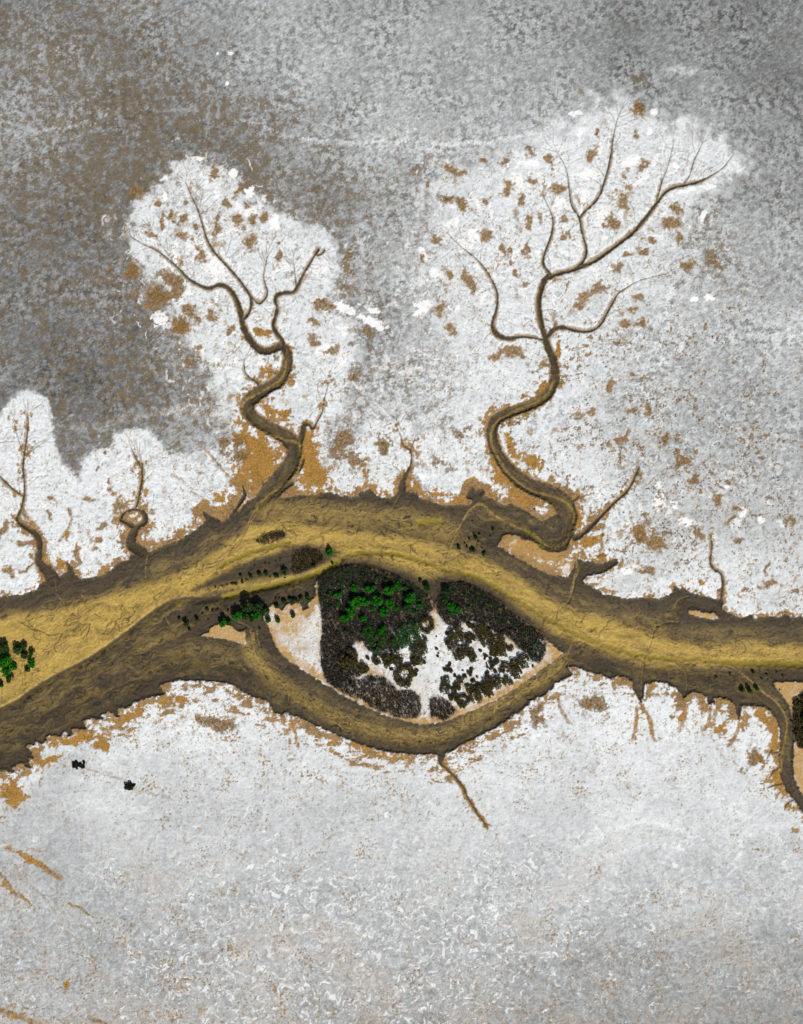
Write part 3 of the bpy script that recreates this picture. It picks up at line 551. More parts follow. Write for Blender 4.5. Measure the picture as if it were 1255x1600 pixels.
# rusty runs on the lower flat
for ln, w in ([(133, 1199), (150, 1206), (170, 1212), (200, 1220)], 1.6), ([(208, 1232), (225, 1238), (245, 1242), (265, 1246)], 2.2), ([(2, 1312), (20, 1326), (40, 1336)], 1.8), ([(40, 1336), (60, 1348), (78, 1362), (95, 1372)], 5), ([(38, 1334), (45, 1325), (62, 1331), (74, 1329)], 1.4), ([(0, 1365), (12, 1378), (22, 1395), (36, 1402)], 3.6), ([(30, 1368), (50, 1385), (72, 1404), (88, 1428)], 1.6), ([(5, 1355), (25, 1368), (40, 1378)], 1.2), ([(107, 1412), (125, 1418), (138, 1428)], 2.6), ([(2, 1508), (20, 1522), (35, 1530)], 2.2), ([(45, 1515), (60, 1528)], 2), \
          ([(0, 1578), (20, 1584), (40, 1592), (60, 1600)], 6), ([(140, 1590), (165, 1600)], 5), ([(995, 1105), (993, 1130), (988, 1160)], 3), ([(1005, 1105), (1016, 1125), (1022, 1158)], 3.4), ([(1068, 1095), (1072, 1112), (1062, 1140)], 4), ([(1110, 1105), (1108, 1125), (1100, 1140)], 3.4), ([(1120, 1106), (1115, 1130)], 3), ([(1155, 1128), (1152, 1145), (1138, 1164)], 3), ([(870, 1085), (878, 1110), (890, 1130)], 3), ([(455, 1118), (460, 1145), (466, 1165)], 2.6), ([(1112, 845), (1110, 880), (1118, 890), (1128, 897), (1130, 930)], 3.2), ([(222, 725), (222, 745), (219, 765), (214, 792)], 2.4), ([(0, 744), (12, 757), (25, 768), (37, 776)], 2), ([(110, 795), (111, 815), (104, 830), (92, 845)], 2.6), ([(70, 880), (85, 888), (98, 895)], 4), ([(38, 770), (36, 800), (50, 815), (60, 825)], 4), ([(320, 700), (345, 730), (365, 752)], 2.4), ([(575, 735), (572, 765)], 3.4), ([(1055, 955), (1090, 952)], .1):
    d = seg_dist(smooth(ln, 4), 20) + .9 * nedge + .5 * nfine
    ochre = np.maximum(ochre, np.clip(.78 + .2 * no2, .25, .95) * (1 - .45 * (w < 2.3) * (Y > 1190)) * sst(w * 1.3, w * .4, d))
gd = grid([[0]*14]*3 + [[.02]*14]*3 + [[.03]*14]*2 + [[.04]*14]*3 + [[.06,.06,.08,.1,.1,.1,.1,.09,.08,.06,.06,.06,.06,.06], [.05,.05,.09,.12,.12,.11,.12,.11,.09,.06,.06,.06,.06,.07], [.04,.04,.05,.08,.07,.06,.07,.05,.04,.03,.03,.03,.05,.06], [.06,.05,.08,.09,.09,.07,.06,.05,.05,.06,.05,.05,.05,.06], [.06,.08,.1,.12,.11,.08,.07,.06,.07,.08,.09,.09,.07,.06], [.08,.09,.12,.12,.11,.1,.1,.1,.09,.07,.06,.06,.07,.08]])
gold = cover(uni(fbm(X, Y, 4.6, 2, 401, .7) * .95 + .55 * fbm(X, Y, 42, 2, 402)), gd * .72, .015)
ochre = np.maximum(ochre, gold * .88)
och_dark = np.where((gold > .3) & (bl < .3), np.clip(.28 + .3 * nstip + .15 * nwarp, 0, 1), och_dark)
yl = sst(1520, 1610, Y) * sst(.1, 1.1, nmid + .8 * nbig + .3 * nstip)
ochre = np.maximum(ochre, .38 * yl)
ochre = np.maximum(ochre, .24 * sst(.4, 1.5, nbig + .5 * nmid) * lowS)

# smooth white salt pans
pd = grid([[.004]*14, [.006]*14, [.004,.004,.004,.02,.01,.0,.0,.02,.06,.06,.04,.02,0,0], [0,0,.05,.2,.1,.02,.05,.14,.16,.17,.15,.08,.01,0], [0,0,.12,.22,.2,.1,.1,.15,.14,.16,.1,.04,.02,.01],
           [0,0,.1,.18,.18,.14,.1,.14,.12,.12,.1,.06,.02,.02], [0,0,.02,.12,.14,.12,.08,.1,.1,.08,.06,.04,.02,.02], [.05,.05,.05,.08,.1,.06,.06,.08,.1,.06,.06,.06,.04,.03],
           [.1]*10 + [.14,.16,.16,.16], [.1]*14, [.1]*14, [.1]*14, [.05]*14, [.03]*14, [.04,.05,.07,.09,.1,.1,.1,.1,.08,.06,.04,.03,.02,.02], [.03,.05,.09,.1,.1,.09,.08,.08,.06,.04,.03,.02,.02,.02], [.03,.06,.09,.1,.1,.09,.08,.06,.05,.03,.02,.02,.02,.02]])
npan = fbm(X + 5 * wy, (Y + 5 * wx) * .75, 19, 3, 181, .5)
pan = cover(uni(npan + .08 * nedge), .6 * pd * (.4 + 1.2 * region), .03) * (1 - .5 * sst(1150, 1300, Y)) * (1 - .35 * sst(.6, .2, np.maximum(fan, lobe)))
pd2 = grid([[0]*14]*3 + [[0,0,.02,.07,.05,.02,.03,.07,.09,.09,.08,.05,0,0], [0,0,.05,.07,.07,.04,.05,.08,.07,.07,.05,.02,.01,.01], [0,0,.05,.07,.07,.06,.05,.07,.06,.05,.05,.03,.03,.03], [0,0,0,.04,.06,.05,.05,.05,.05,.04,.03,.03,.03,.03]] + [[.02]*14]*5 + [[.01,.01,.01,.015,.02,.02,.02,.02,.02,.02,.02,.02,.02,.02], [.02,.02,.03,.05,.06,.06,.06,.06,.06,.06,.06,.05,.04,.04], [.02,.03,.06,.11,.14,.15,.15,.15,.14,.1,.07,.05,.03,.03], [.03,.04,.09,.15,.17,.17,.16,.15,.14,.09,.06,.04,.03,.03], [.03,.04,.09,.14,.16,.16,.14,.13,.1,.07,.05,.04,.03,.03]])
npan2 = fbm(X + 6 * wx, (Y + 6 * wy) * 1.15, 9.5, 2, 391, .5)
pan2 = cover(uni(npan2), pd2, .02)
pan = np.maximum(pan, pan2 * .75)
pan = np.maximum(pan, sst(1.2, .6, np.hypot(X - 1022, Y - 175) / 6.5)) * (1 - .6 * ochre)
for (a, b, rx, ry, an) in [(988,250,16,8,-25),(919,273,14,8,0),(936,231,6,10,0),(1006,275,16,5,-40),(1023,252,4,12,20),(809,285,8,16,-25),(793,257,12,4,-35),(749,318,5,7,0),(708,322,10,4,0),(712,347,5,6,0),(743,364,12,14,0),(725,384,8,12,-40),(876,318,9,12,0),(832,255,10,6,0),(845,273,6,4,0),(915,302,14,6,20),(940,339,10,16,40),(977,335,14,4,30),(1015,206,5,7,0),(899,177,9,4,0),(1110,291,10,3,0),(1098,339,4,10,20),(1068,299,20,4,-20),(662,397,4,14,-20),(679,426,8,8,0),(662,476,12,8,0),(716,480,4,8,30),(1085,467,8,5,-30),(1110,463,8,5,0),(907,202,6,6,0),(390,330,12,8,0),(372,325,6,9,0),(310,248,8,3,10),(365,270,6,6,30),(300,380,12,8,-40),(335,420,14,18,-40),(430,345,8,14,0),(980,890,18,6,-10),(900,870,8,6,0),(1160,800,7,8,0),(1190,810,6,6,30),(1075,815,12,6,10),(1030,760,4,8,10),(1135,760,6,3,0), (360, 82, 5, 3.5, 0), (340, 84, 2.5, 3, 0), (355, 130, 3, 4, 0), (340, 297, 6, 13, 5), (370, 590, 8, 5, 0), (310, 545, 12, 6, 40), (575, 500, 26, 7, 25), (535, 560, 8, 12, 0), (500, 420, 14, 10, -40), (505, 545, 16, 10, 10), (538, 480, 20, 8, 30), (660, 485, 12, 5, -30), (585, 485, 10, 4, 10), (895, 178, 8, 5, 0), (1030, 785, 10, 14, 0), (1055, 787, 12, 7, 0), (390, 300, 8, 10, 0), (268, 410, 10, 14, 40), (250, 500, 10, 14, 0), (340, 415, 14, 24, -40)]:
    c, s = math.cos(math.radians(an)), math.sin(math.radians(an))
    q = np.hypot(((X - a) * c + (Y - b) * s) / rx, (-(X - a) * s + (Y - b) * c) / ry) + .20 * nedge + .05 * nfine + .16 * wx + .1 * npatch
    pan = np.maximum(pan, sst(1.08, .92, q))

# dark pinprick tufts on the flat
sk = grid([[.03]*14, [.03]*14, [.03]*14, [.02]*14, [.02]*14, [.02]*8 + [.02,.03,.03,.04,.04,.04], [.02]*8 + [.03,.05,.05,.05,.05,.04], [.012]*8 + [.03,.06,.07,.06,.05,.04], [.008]*9 + [.03,.07,.07,.06,.05], [.01]*9 + [.02,.03,.03,.03,.03], [.01]*14, [.01]*14, [.012]*14, [.02]*14, [.022]*14, [.025]*14, [.025]*14])
usp = uni(fbm(X, Y, 3.4, 1, 191) * .9 + .45 * fbm(X, Y, 30, 2, 192))
speck = cover(usp, sk * .8, .015) * .92

# mud
sand_d = np.zeros((NY, NX), F)
nfl = streak * .45 + streak2 * .55
YEL = [(-300, 1015), (0, 962), (60, 958), (120, 944), (200, 922), (260, 902), (320, 872), (360, 846), (390, 822), (430, 812), (500, 822), (560, 830), (620, 836), (660, 845), (690, 852), (720, 864), (745, 868), (770, 882), (800, 898), (840, 922), (880, 946), (920, 958), (960, 968), (1000, 984), (1050, 1000), (1100, 1008), (1160, 1003), (1255, 1008), (1700, 1010),
       (1700, 1042), (1255, 1040), (1150, 1042), (1060, 1044), (1000, 1040), (950, 1020), (900, 1004), (860, 992), (830, 968), (790, 935), (745, 906), (700, 900), (660, 905), (620, 890), (580, 880), (545, 876), (500, 884), (450, 868), (400, 876), (340, 905), (300, 925), (262, 946), (235, 963), (200, 991), (165, 1016), (130, 1038), (90, 1058), (50, 1082), (0, 1112), (-300, 1240)]
yel = soft_poly(YEL, 9, 4.5, nfl)
olive = .26 * sst(-.2, 1.1, streak2 + .5 * streak3) * sst(12, 26, din)
yel = yel * np.clip(.86 + .13 * streak2 + .08 * ripple, 0, 1)
pale = sst(12, 3, seg_dist(smooth([(278, 940), (310, 925), (350, 915), (400, 908), (450, 903), (490, 892), (520, 878)], 4), 30) + 1.5 * nfl) * .75
yel = np.maximum(yel, pale)
SC = [(385, 1010), (405, 1040), (430, 1063), (480, 1098), (540, 1128), (600, 1146), (650, 1152), (690, 1148), (740, 1124), (800, 1088), (850, 1060), (882, 1032)]
sch = sst(17, 5, seg_dist(smooth(SC, 4), 40) + 4.5 * nfl) * (.46 + .19 * streak + .08 * ripple)
nb = sst(30, 8, seg_dist(smooth([(420, 800), (480, 800), (540, 808), (600, 812), (660, 822), (700, 835)], 4), 50) + 8 * nfl) * (.42 + .14 * streak)
wb = splat([(330, 1015, 60, 10, 8, .42), (150, 1100, 50, 8, -15, .1), (60, 1115, 60, 7, -28, .14), (1000, 975, 90, 16, 18, .5), (1130, 990, 100, 10, 2, .4), (230, 1012, 60, 7, -28, .5), (110, 1075, 70, 6, -30, .4), (300, 1035, 50, 8, 0, .35), (1000, 1032, 110, 8, 12, .6)]) * np.clip(.7 + .45 * nfl + .15 * ripple, 0, 1.2)
crk = np.clip(.08 + .11 * streak2 + .1 * streak, 0, .6) * sst(0, 8, din) * (flow_d < 30) * .8 + .3 * sst(3, .5, np.abs(din - 3.2)) * sst(0, .5, perlin(fu / 50, fu * 0 + np.sign(fv) * 2.2, 331)) * (flow_d < 22) * (creek_w > 6)
oy = np.maximum.reduce([yel, np.clip(sch, 0, 1), np.clip(nb, 0, 1), np.clip(wb, 0, 1), crk * (yel < .3), olive])
edge_light = sst(2.4, .8, np.abs(din - 9 - 2 * nwarp)) * .35
ry = np.maximum(sst(1.5, .3, rill + .5 * nedge) * uni(nfine), 1.0 * sst(3.4, .3, tl) * np.clip(.75 + .25 * ripple, 0, 1))
oy = np.clip(np.maximum(oy, ry * .6), 0, 1)
fline = sst(.07, .02, np.abs(perlin(fu / 34, fvw / 5.5, 381))) * sst(0, .9, fbm(fu / 3, fvw, 26, 2, 382))
bankw = sst(9, 1, din + 2 * nedge) * .5
grime_shade = np.clip(sst(.45, 1.7, streak + .35 * nfine) * .9 + sst(1.0, 2.1, -streak2) * .4 + .5 * sst(.5, 1.8, streak3) + .25 * sst(.6, 2., ripple + .4 * nstip), 0, 1) * (.22 + .78 * (1 - yel))
grime_shade = np.maximum(grime_shade, bankw * np.clip(.7 + .4 * nfine, 0, 1))
tcx = csd * side / np.maximum(creek_w, .6)
smallc = (creek_sd < 1.5) * sst(5.5, 3.0, creek_w)
grime_shade = grime_shade * (1 - smallc) + smallc * (.25 + .7 * sst(-.25, .25, tcx) * np.clip(.8 + .3 * fbm(ca, ca * 0, 14, 2, 372), 0, 1))
oy = oy * (1 - smallc) + smallc * (.5 * sst(0, -.5, tcx) * uni(.8 + nfine))
grime_shade = grime_shade * (1 - .8 * sst(5, 1, tl))
grime_shade = np.maximum(grime_shade, crack * (.35 + .3 * uni(nwarp)))
# small rills that run down the mud banks, and dendrites where they die out on the flat bed
rq = np.random.RandomState(19); MR = []
def at_(A, x, y): return float(A[int(np.clip(np.searchsorted(GY, y), 1, NY - 2)), int(np.clip(np.searchsorted(GX, x), 1, NX - 2))])
for poly in (NORTH, SOUTH, ISLAND, EAST):
    P = [p for p in poly if -20 < p[0] < 1275 and 700 < p[1] < 1300]
    for a, b in zip(P[:-1], P[1:]):
        L = math.hypot(b[0] - a[0], b[1] - a[1])
        for k in range(int(L / 9 + rq.rand())):
            t = rq.rand(); x, y = a[0] + t * (b[0] - a[0]), a[1] + t * (b[1] - a[1])
            gx_, gy_ = at_(main_sd, x + 5, y) - at_(main_sd, x - 5, y), at_(main_sd, x, y + 5) - at_(main_sd, x, y - 5)
            an = math.atan2(-gy_, -gx_) + rq.normal(0, .35); pts = [(x, y)]
            for q in range(rq.randint(3, 9)):
                an += rq.normal(0, .3); x += 3.2 * math.cos(an); y += 3.2 * math.sin(an); pts.append((x, y))
            MR.append((pts, rq.uniform(.2, .75)))
for (x0_, y0_, a0_) in [(112, 958, .9), (239, 932, 1.), (140, 975, 2.6), (95, 990, 2.4), (125, 965, 2.9), (600, 818, 1.2), (715, 868, .6), (1014, 1014, 2.), (872, 955, 2.), (280, 1004, 1.), (500, 832, .8), (640, 852, .7), (350, 872, 2.), (190, 945, 1.5), (60, 985, 2.8), (900, 955, .6), (940, 985, .4), (1090, 1000, .2), (840, 925, .6), (180, 970, 2.4), (1150, 1000, .1), (440, 818, .6)]:
    for q in range(5):
        an = a0_ + rq.uniform(-.9, .9); x, y = x0_, y0_; pts = [(x, y)]
        for w_ in range(rq.randint(4, 11)):
            an += rq.normal(0, .38); x += 3.6 * math.cos(an); y += 3.6 * math.sin(an); pts.append((x, y))
        MR.append((pts, rq.uniform(.35, .85)))
rm = np.zeros((NY, NX), F)
for pts, am in MR:
    P = np.array(pts, float)
    x0, x1, y0, y1 = win(P[:, 0].min() - 4, P[:, 0].max() + 4, P[:, 1].min() - 4, P[:, 1].max() + 4)
    d = np.full((y1 - y0, x1 - x0), 9, F)
    xs, ys = X[y0:y1, x0:x1], Y[y0:y1, x0:x1]
    for a, b in zip(P[:-1], P[1:]):
        v = b - a; t = np.clip(((xs - a[0]) * v[0] + (ys - a[1]) * v[1]) / (v @ v + 1e-9), 0, 1)
        d = np.minimum(d, np.hypot(xs - a[0] - t * v[0], ys - a[1] - t * v[1]))
    np.maximum(rm[y0:y1, x0:x1], am * sst(1.3, .3, d), out=rm[y0:y1, x0:x1])
grime_shade = np.maximum(grime_shade, .9 * rm)
grime_shade = np.maximum(grime_shade, .8 * fline)
grime_shade = np.maximum(grime_shade, .8 * sst(4.2, 1.2, np.abs(thS - 5) + .5 * nedge) * (thD < 14) * (mud_sd < 0) * sst(470, 380, X))  # dark line along the thalweg step: its shading put into the mud colour
grime_shade = np.maximum(grime_shade, .55 * sst(1.6, .4, np.abs(rill - 2)) * sst(0, 1, nfine + .4))
MID = [(300, 922), (340, 898), (400, 873), (450, 856), (480, 850), (515, 856), (524, 866), (505, 884), (470, 896), (430, 903), (380, 908), (340, 918)]
mid = soft_poly(MID, 6, 3, nfl)
oy = oy * (1 - .85 * mid); grime_shade = np.maximum(grime_shade, mid * .35)
darkb = splat([(340, 895, 14, 8, -10, .7), (270, 940, 16, 9, 0, .6), (520, 860, 14, 12, 50, .6), (705, 873, 12, 6, 0, .5), (1050, 1025, 14, 3, 0, .7), (95, 995, 16, 5, -20, .6), (135, 965, 6, 10, 30, .55), (675, 935, 14, 18, 0, .8), (870, 1015, 20, 10, 45, .4)])
grime_shade = np.maximum(grime_shade, darkb * np.clip(.8 + .5 * nfine, 0, 1))
ish = sst(26, 4, sd_i + 5 * nfl) * (mud_sd < 0) * (Y < 1020) * (X > 520)
oy = oy * (1 - .7 * ish)
tdark = sst(5, 0, np.abs(thS - 4)) * (thD < 11) * (mud_sd < 0)  # shading at the thalweg step, painted as darker mud
oy = oy * (1 - .6 * tdark)
moss = moss * np.clip(.9 + .12 * streak2, 0, 1) * (mud_sd < 0)

# island floor
tan = np.clip(sst(16, 5, -sd_i + 3 * npatch) * .75, 0, 1) * isl
tan = np.maximum(tan, isl * splat([(450, 970, 32, 30, 30, 1.2), (470, 1010, 20, 16, 40, .6), (672, 970, 16, 14, 40, 1.), (565, 1000, 16, 14, 0, 1.), (868, 1020, 18, 14, 30, 1.5), (580, 1050, 26, 10, 10, 1.), (800, 1000, 20, 14, 20, .9), (735, 1080, 12, 24, 20, .9), (640, 1060, 14, 14, 0, .6), (445, 1015, 12, 20, -30, .9), (700, 1110, 18, 14, 0, .9), (600, 1090, 60, 26, 0, .8), (600, 940, 90, 50, 0, 1), (760, 950, 70, 40, 30, 1), (525, 1000, 30, 80, 0, 1.)]) * np.clip(.8 + .25 * no2, 0, 1.2))
tan = np.maximum(tan, sst(1, -1, sd_b) * .95)
tan = np.maximum(tan, sst(1, -1, sd_e) * np.clip(.9 - .5 * sst(-8, -40, sd_e) * (uni(npatch) > .6), 0, 1))
strip_s1 = splat([(845, 866, 60, 18, 25, 1.), (810, 855, 26, 14, 20, 1.1)]) * (sd_n < 0)
tan = np.maximum(tan, np.clip(strip_s1, 0, 1) * np.clip(.65 + .2 * no1, 0, .95))
tan = np.clip(tan, 0, 1)
SCRUB = [
 [(497, 908), (508, 898), (530, 889), (550, 885), (575, 887), (600, 894), (620, 901), (640, 911), (655, 922), (668, 930), (676, 952), (666, 962), (655, 968), (650, 980), (640, 975), (622, 982), (612, 990), (625, 1008), (622, 1018), (612, 1022), (604, 1014), (592, 1020), (578, 1018), (566, 1003), (556, 1002), (550, 1010), (556, 1022), (560, 1038), (566, 1056), (545, 1060), (525, 1074), (510, 1064), (503, 1040), (501, 1010), (505, 985), (503, 960), (499, 935)],
 [(688, 935), (693, 920), (705, 913), (722, 912), (742, 919), (762, 930), (782, 942), (797, 957), (812, 969), (828, 980), (845, 990), (853, 999), (853, 1012), (850, 1025), (842, 1036), (830, 1030), (822, 1020), (808, 1010), (800, 1000), (790, 992), (772, 985), (758, 976), (740, 970), (725, 972), (712, 978), (700, 976), (688, 963), (682, 950)],
 [(508, 1050), (520, 1072), (535, 1082), (552, 1090), (566, 1092), (580, 1105), (600, 1114), (608, 1112), (615, 1120), (632, 1122), (650, 1122), (658, 1108), (655, 1088), (640, 1078), (622, 1081), (612, 1068), (600, 1058), (580, 1055), (562, 1062), (540, 1055), (520, 1048)],
 [(671, 1094), (680, 1089), (692, 1090), (702, 1098), (712, 1110), (706, 1118), (694, 1127), (684, 1122), (674, 1118)],
 [(456, 872), (465, 863), (480, 857), (495, 858), (503, 865), (506, 873), (501, 880), (494, 885), (480, 891), (470, 896), (460, 897), (454, 890)],
 [(400, 845), (410, 837), (425, 832), (441, 829), (446, 835), (440, 842), (428, 846), (415, 850), (403, 848)],
 [(1290, 1080), (1255, 1080), (1246, 1092), (1238, 1106), (1241, 1128), (1240, 1145), (1247, 1160), (1254, 1167), (1290, 1170)],
]
litter_shade = np.zeros((NY, NX), F)
for P in SCRUB: litter_shade = np.maximum(litter_shade, sst(4.5, -1, sd_poly(P) + 1.5 * nedge))
litter_shade = np.maximum(litter_shade, isl * sst(8, 3, -sd_i) * (Y < 985) * (X > 505))
litter_shade = np.maximum(litter_shade, sst(3, 0, np.abs(sd_i)) * (Y < 985) * (X > 500))  # dark band on the top shore: scrub litter plus painted scrub shadow
litter_shade = litter_shade * np.clip(.75 + .25 * nfine, 0, 1)

# ------------------------------------------------------------------ height
h = .014 * nswirl + .012 * nfine + .10 * nbig * sst(0, 30, mud_sd)
h = h - .05 * brownm * nfine - .06 * ochre + .03 * pan
h = h + .02 * feather * fth
hm = -.42 * sst(-.8, 3.4 + 1.5 * np.clip(nwarp, -1, 1.5), din) - .9 * sst(2, 55, din) + .02 * streak + .018 * ripple + .012 * streak3 + .012 * streak2 - .10 * crack
hm = hm - .10 * rm - .45 * sst(8, 0, np.abs(thS - 3)) * (thD < 14) - .3 * moss - .16 * sst(2.2, 0, rill)
cdep = np.clip(.14 + .052 * creek_w, .17, .78)
cin = -creek_sd
hc = -cdep * sst(-1.0, 2.6 + .22 * np.clip(creek_w, 0, 12), cin) - .25 * sst(3, 14, cin) + .03 * streak
H = np.where(main_sd < 2, np.minimum(h, h * 0 + hm + (h - hm) * sst(0, 2, main_sd)), h)
H = np.minimum(H, np.where(creek_sd < 1.2, hc, 99))
H = H.astype(F)

def ground_z(px, py):
    i = int(np.clip(np.searchsorted(GX, px), 0, NX - 1)); j = int(np.clip(np.searchsorted(GY, py), 0, NY - 1))
    return float(H[j, i])

# ------------------------------------------------------------------ ground material
class NT:
    def __init__(s, name):
        s.m = bpy.data.materials.new(name); s.m.use_nodes = True
        s.t = s.m.node_tree; s.b = s.t.nodes['Principled BSDF']
    def n(s, kind, **kw):
        o = s.t.nodes.new(kind)
        for k, v in kw.items(): setattr(o, k, v)
        return o
    def put(s, sock, v):
        if hasattr(v, 'is_output'): s.t.links.new(v, sock)
        else: sock.default_value = v
    def mix(s, f, a, b, mode='MIX'):
        o = s.n('ShaderNodeMix', data_type='RGBA', blend_type=mode)
        s.put(o.inputs[0], f)
        for i, v in ((6, a), (7, b)):
            if isinstance(v, tuple) and len(v) == 3: v = v + (1,)
            s.put(o.inputs[i], v)
        return o.outputs[2]
    def math(s, op, a, b=0.0):
        o = s.n('ShaderNodeMath', operation=op)
        s.put(o.inputs[0], a); s.put(o.inputs[1], b)
        return o.outputs[0]
    def noise(s, scale, det=3, rough=.6, vec=None):
        o = s.n('ShaderNodeTexNoise'); o.inputs['Scale'].default_value = scale
        o.inputs['Detail'].default_value = det; o.inputs['Roughness'].default_value = rough
        if vec is not None: s.put(o.inputs['Vector'], vec)
        return o.outputs[0]
    def ramp(s, v, a, b, lo=0., hi=1.):
        o = s.n('ShaderNodeMapRange'); s.put(o.inputs[0], v)
        for i, q in ((1, a), (2, b), (3, lo), (4, hi)): o.inputs[i].default_value = q
        return o.outputs[0]
    def attr(s, name):
        a = s.n('ShaderNodeAttribute', attribute_name=name)
        q = s.n('ShaderNodeSeparateColor'); s.t.links.new(a.outputs['Color'], q.inputs[0])
        return q.outputs[0], q.outputs[1], q.outputs[2], a.outputs['Alpha']

g = NT("tidal_ground")
a0, a1, a2, a3 = g.attr("cover_flat")
b0, b1, b2, b3 = g.attr("cover_mud")
c0, c1, c2, c3 = g.attr("cover_sand")
obj_co = g.n('ShaderNodeTexCoord').outputs['Object']
n_a = g.noise(2.6, 4, .7, obj_co); n_b = g.noise(.9, 5, .65, obj_co); n_c = g.noise(6.0, 2, .6, obj_co); n_d = g.noise(1.7, 4, .65, obj_co)
silt, salt_c = tuple(lin([68, 68.5, 68.5]) * .95), tuple(lin([241, 246, 247]) * .92)
basec = g.mix(a0, silt, salt_c)
bcol = g.mix(g.ramp(n_c, .3, .7), (.062, .044, .024), (.25, .187, .105))
basec = g.mix(a1, basec, bcol)
basec = g.mix(c1, basec, (.90, .91, .91))
ocol = g.mix(c3, (.47, .255, .062), (.062, .036, .009))
ocol = g.mix(g.ramp(n_a, .42, .66, 0, .85), ocol, (.115, .060, .015))
ocol = g.mix(g.ramp(n_d, .50, .68, 0, .7), ocol, (.50, .275, .062))
basec = g.mix(a2, basec, ocol)
tcol = g.mix(g.ramp(n_c, .3, .7), (.34, .195, .058), (.66, .44, .20))
basec = g.mix(c0, basec, tcol)
basec = g.mix(a3, basec, (.03, .028, .012))
mdark = g.mix(g.math('ADD', g.math('MULTIPLY', n_b, .4), g.math('MULTIPLY', c3, .6)), (.022, .016, .011), (.128, .096, .053))
myel = g.mix(g.math('ADD', g.math('MULTIPLY', n_c, .4), g.math('MULTIPLY', c3, .6)), (.27, .17, .034), (.76, .53, .135))
mcol = g.mix(b1, mdark, myel)
mcol = g.mix(b3, mcol, (.030, .023, .014))
mcol = g.mix(b2, mcol, (.24, .185, .018))
basec = g.mix(b0, basec, mcol)
basec = g.mix(c2, basec, g.mix(n_a, (.028, .022, .015), (.19, .13, .075)))
fin = g.mix(1.0, basec, g.mix(n_c, (.74, .74, .74), (1.22, 1.22, 1.22)), 'MULTIPLY')
g.put(g.b.inputs['Base Color'], fin)
g.put(g.b.inputs['Roughness'], g.math('SUBTRACT', .95, g.math('MULTIPLY', b0, .22)))
g.b.inputs['Specular IOR Level'].default_value = .25
bump = g.n('ShaderNodeBump'); bump.inputs['Strength'].default_value = .34; bump.inputs['Distance'].default_value = .07
g.put(bump.inputs['Height'], g.math('ADD', n_a, g.math('MULTIPLY', n_c, .6)))
g.t.links.new(bump.outputs[0], g.b.inputs['Normal'])

# ------------------------------------------------------------------ ground meshes, one per piece of the setting
def pack(*ch):
    o = np.empty((NY, NX, 4), F)
    for i, q in enumerate(ch): o[..., i] = np.clip(q, 0, 1)
    return o.reshape(-1, 4)
AT = {"cover_flat": pack(salt, brownm, ochre, speck), "cover_mud": pack(mud, oy, moss, grime_shade), "cover_sand": pack(tan, pan, litter_shade, np.where(mud_sd < 0, .5 + .10 * streak + .17 * streak3 + .08 * ripple + .08 * nstip, och_dark))}
VX = np.empty((NY, NX, 3), F)
VX[..., 0] = (X - PW / 2) * S; VX[..., 1] = (PH / 2 - Y) * S; VX[..., 2] = H
VX = VX.reshape(-1, 3)
idx = np.arange(NX * NY, dtype=np.int32).reshape(NY, NX)
quads = np.stack([idx[1:, :-1], idx[1:, 1:], idx[:-1, 1:], idx[:-1, :-1]], -1).reshape(-1, 4)

def class_grid():
    c = np.zeros((NY, NX), np.int8)
    c[:] = 1                                            # channel
    c[(sd_n < 0)] = 2; c[(sd_s < 0)] = 3; c[(sd_i < 0)] = 4; c[sd_e < 0] = 5
    c[inside(np.array(SANDBAR, float))] = 6; c[inside(np.array(STRIP, float))] = 7
    m = (creek_sd < 0) & (main_sd > creek_sd)
    c[m] = 10 + creek_id[m]
    for P in NOTCHES: c[inside(np.array(P, float))] = np.where(c[inside(np.array(P, float))] < 10, 1, c[inside(np.array(P, float))])
    return c
cls = class_grid()[:-1, :-1].reshape(-1)

def piece(name, label, cat, ids):
    f = quads[np.isin(cls, ids)]
    if not len(f): return
    used, inv = np.unique(f.reshape(-1), return_inverse=True)
    me = bpy.data.meshes.new(name)
    me.vertices.add(len(used)); me.vertices.foreach_set('co', VX[used].reshape(-1))
    me.loops.add(len(inv)); me.loops.foreach_set('vertex_index', inv.astype(np.int32))
    me.polygons.add(len(f)); me.polygons.foreach_set('loop_start', np.arange(0, len(inv), 4, dtype=np.int32))
    me.polygons.foreach_set('use_smooth', np.ones(len(f), bool))
    me.update(calc_edges=True)
    for k, v in AT.items():
        a = me.attributes.new(k, 'FLOAT_COLOR', 'POINT')
        a.data.foreach_set('color', v[used].reshape(-1))
    me.materials.append(g.m)
    o = bpy.data.objects.new(name, me); col.objects.link(o)
    o['kind'] = 'structure'; o['label'] = label; o['category'] = cat
    return o
piece('tidal_channel', 'wide yellow and brown mud channel winding across the salt flat at low tide', 'channel', [1])
piece('salt_flat', 'grey and white salt flat above the channel, marked by two tree-shaped creeks', 'salt flat', [2])
piece('salt_flat', 'pale grey salt flat below the channel, speckled with ochre crust', 'salt flat', [3])
piece('island', 'eye-shaped sandy island covered in scrub in the middle of the channel', 'island', [4])
piece('sandbank', 'orange sandy bank with dark scrub on the far side of the lower right creek', 'sandbank', [5])
piece('sandbank', 'small orange wedge of bare sand left of the island', 'sandbank', [6])
piece('sandbank', 'thin pale sliver of sand on the mud under the right hand bank', 'sandbank', [7])
for k, nm in enumerate(CREEKS):
    piece('tidal_creek', nm + ' cut into the salt flat', 'creek', [11 + k])

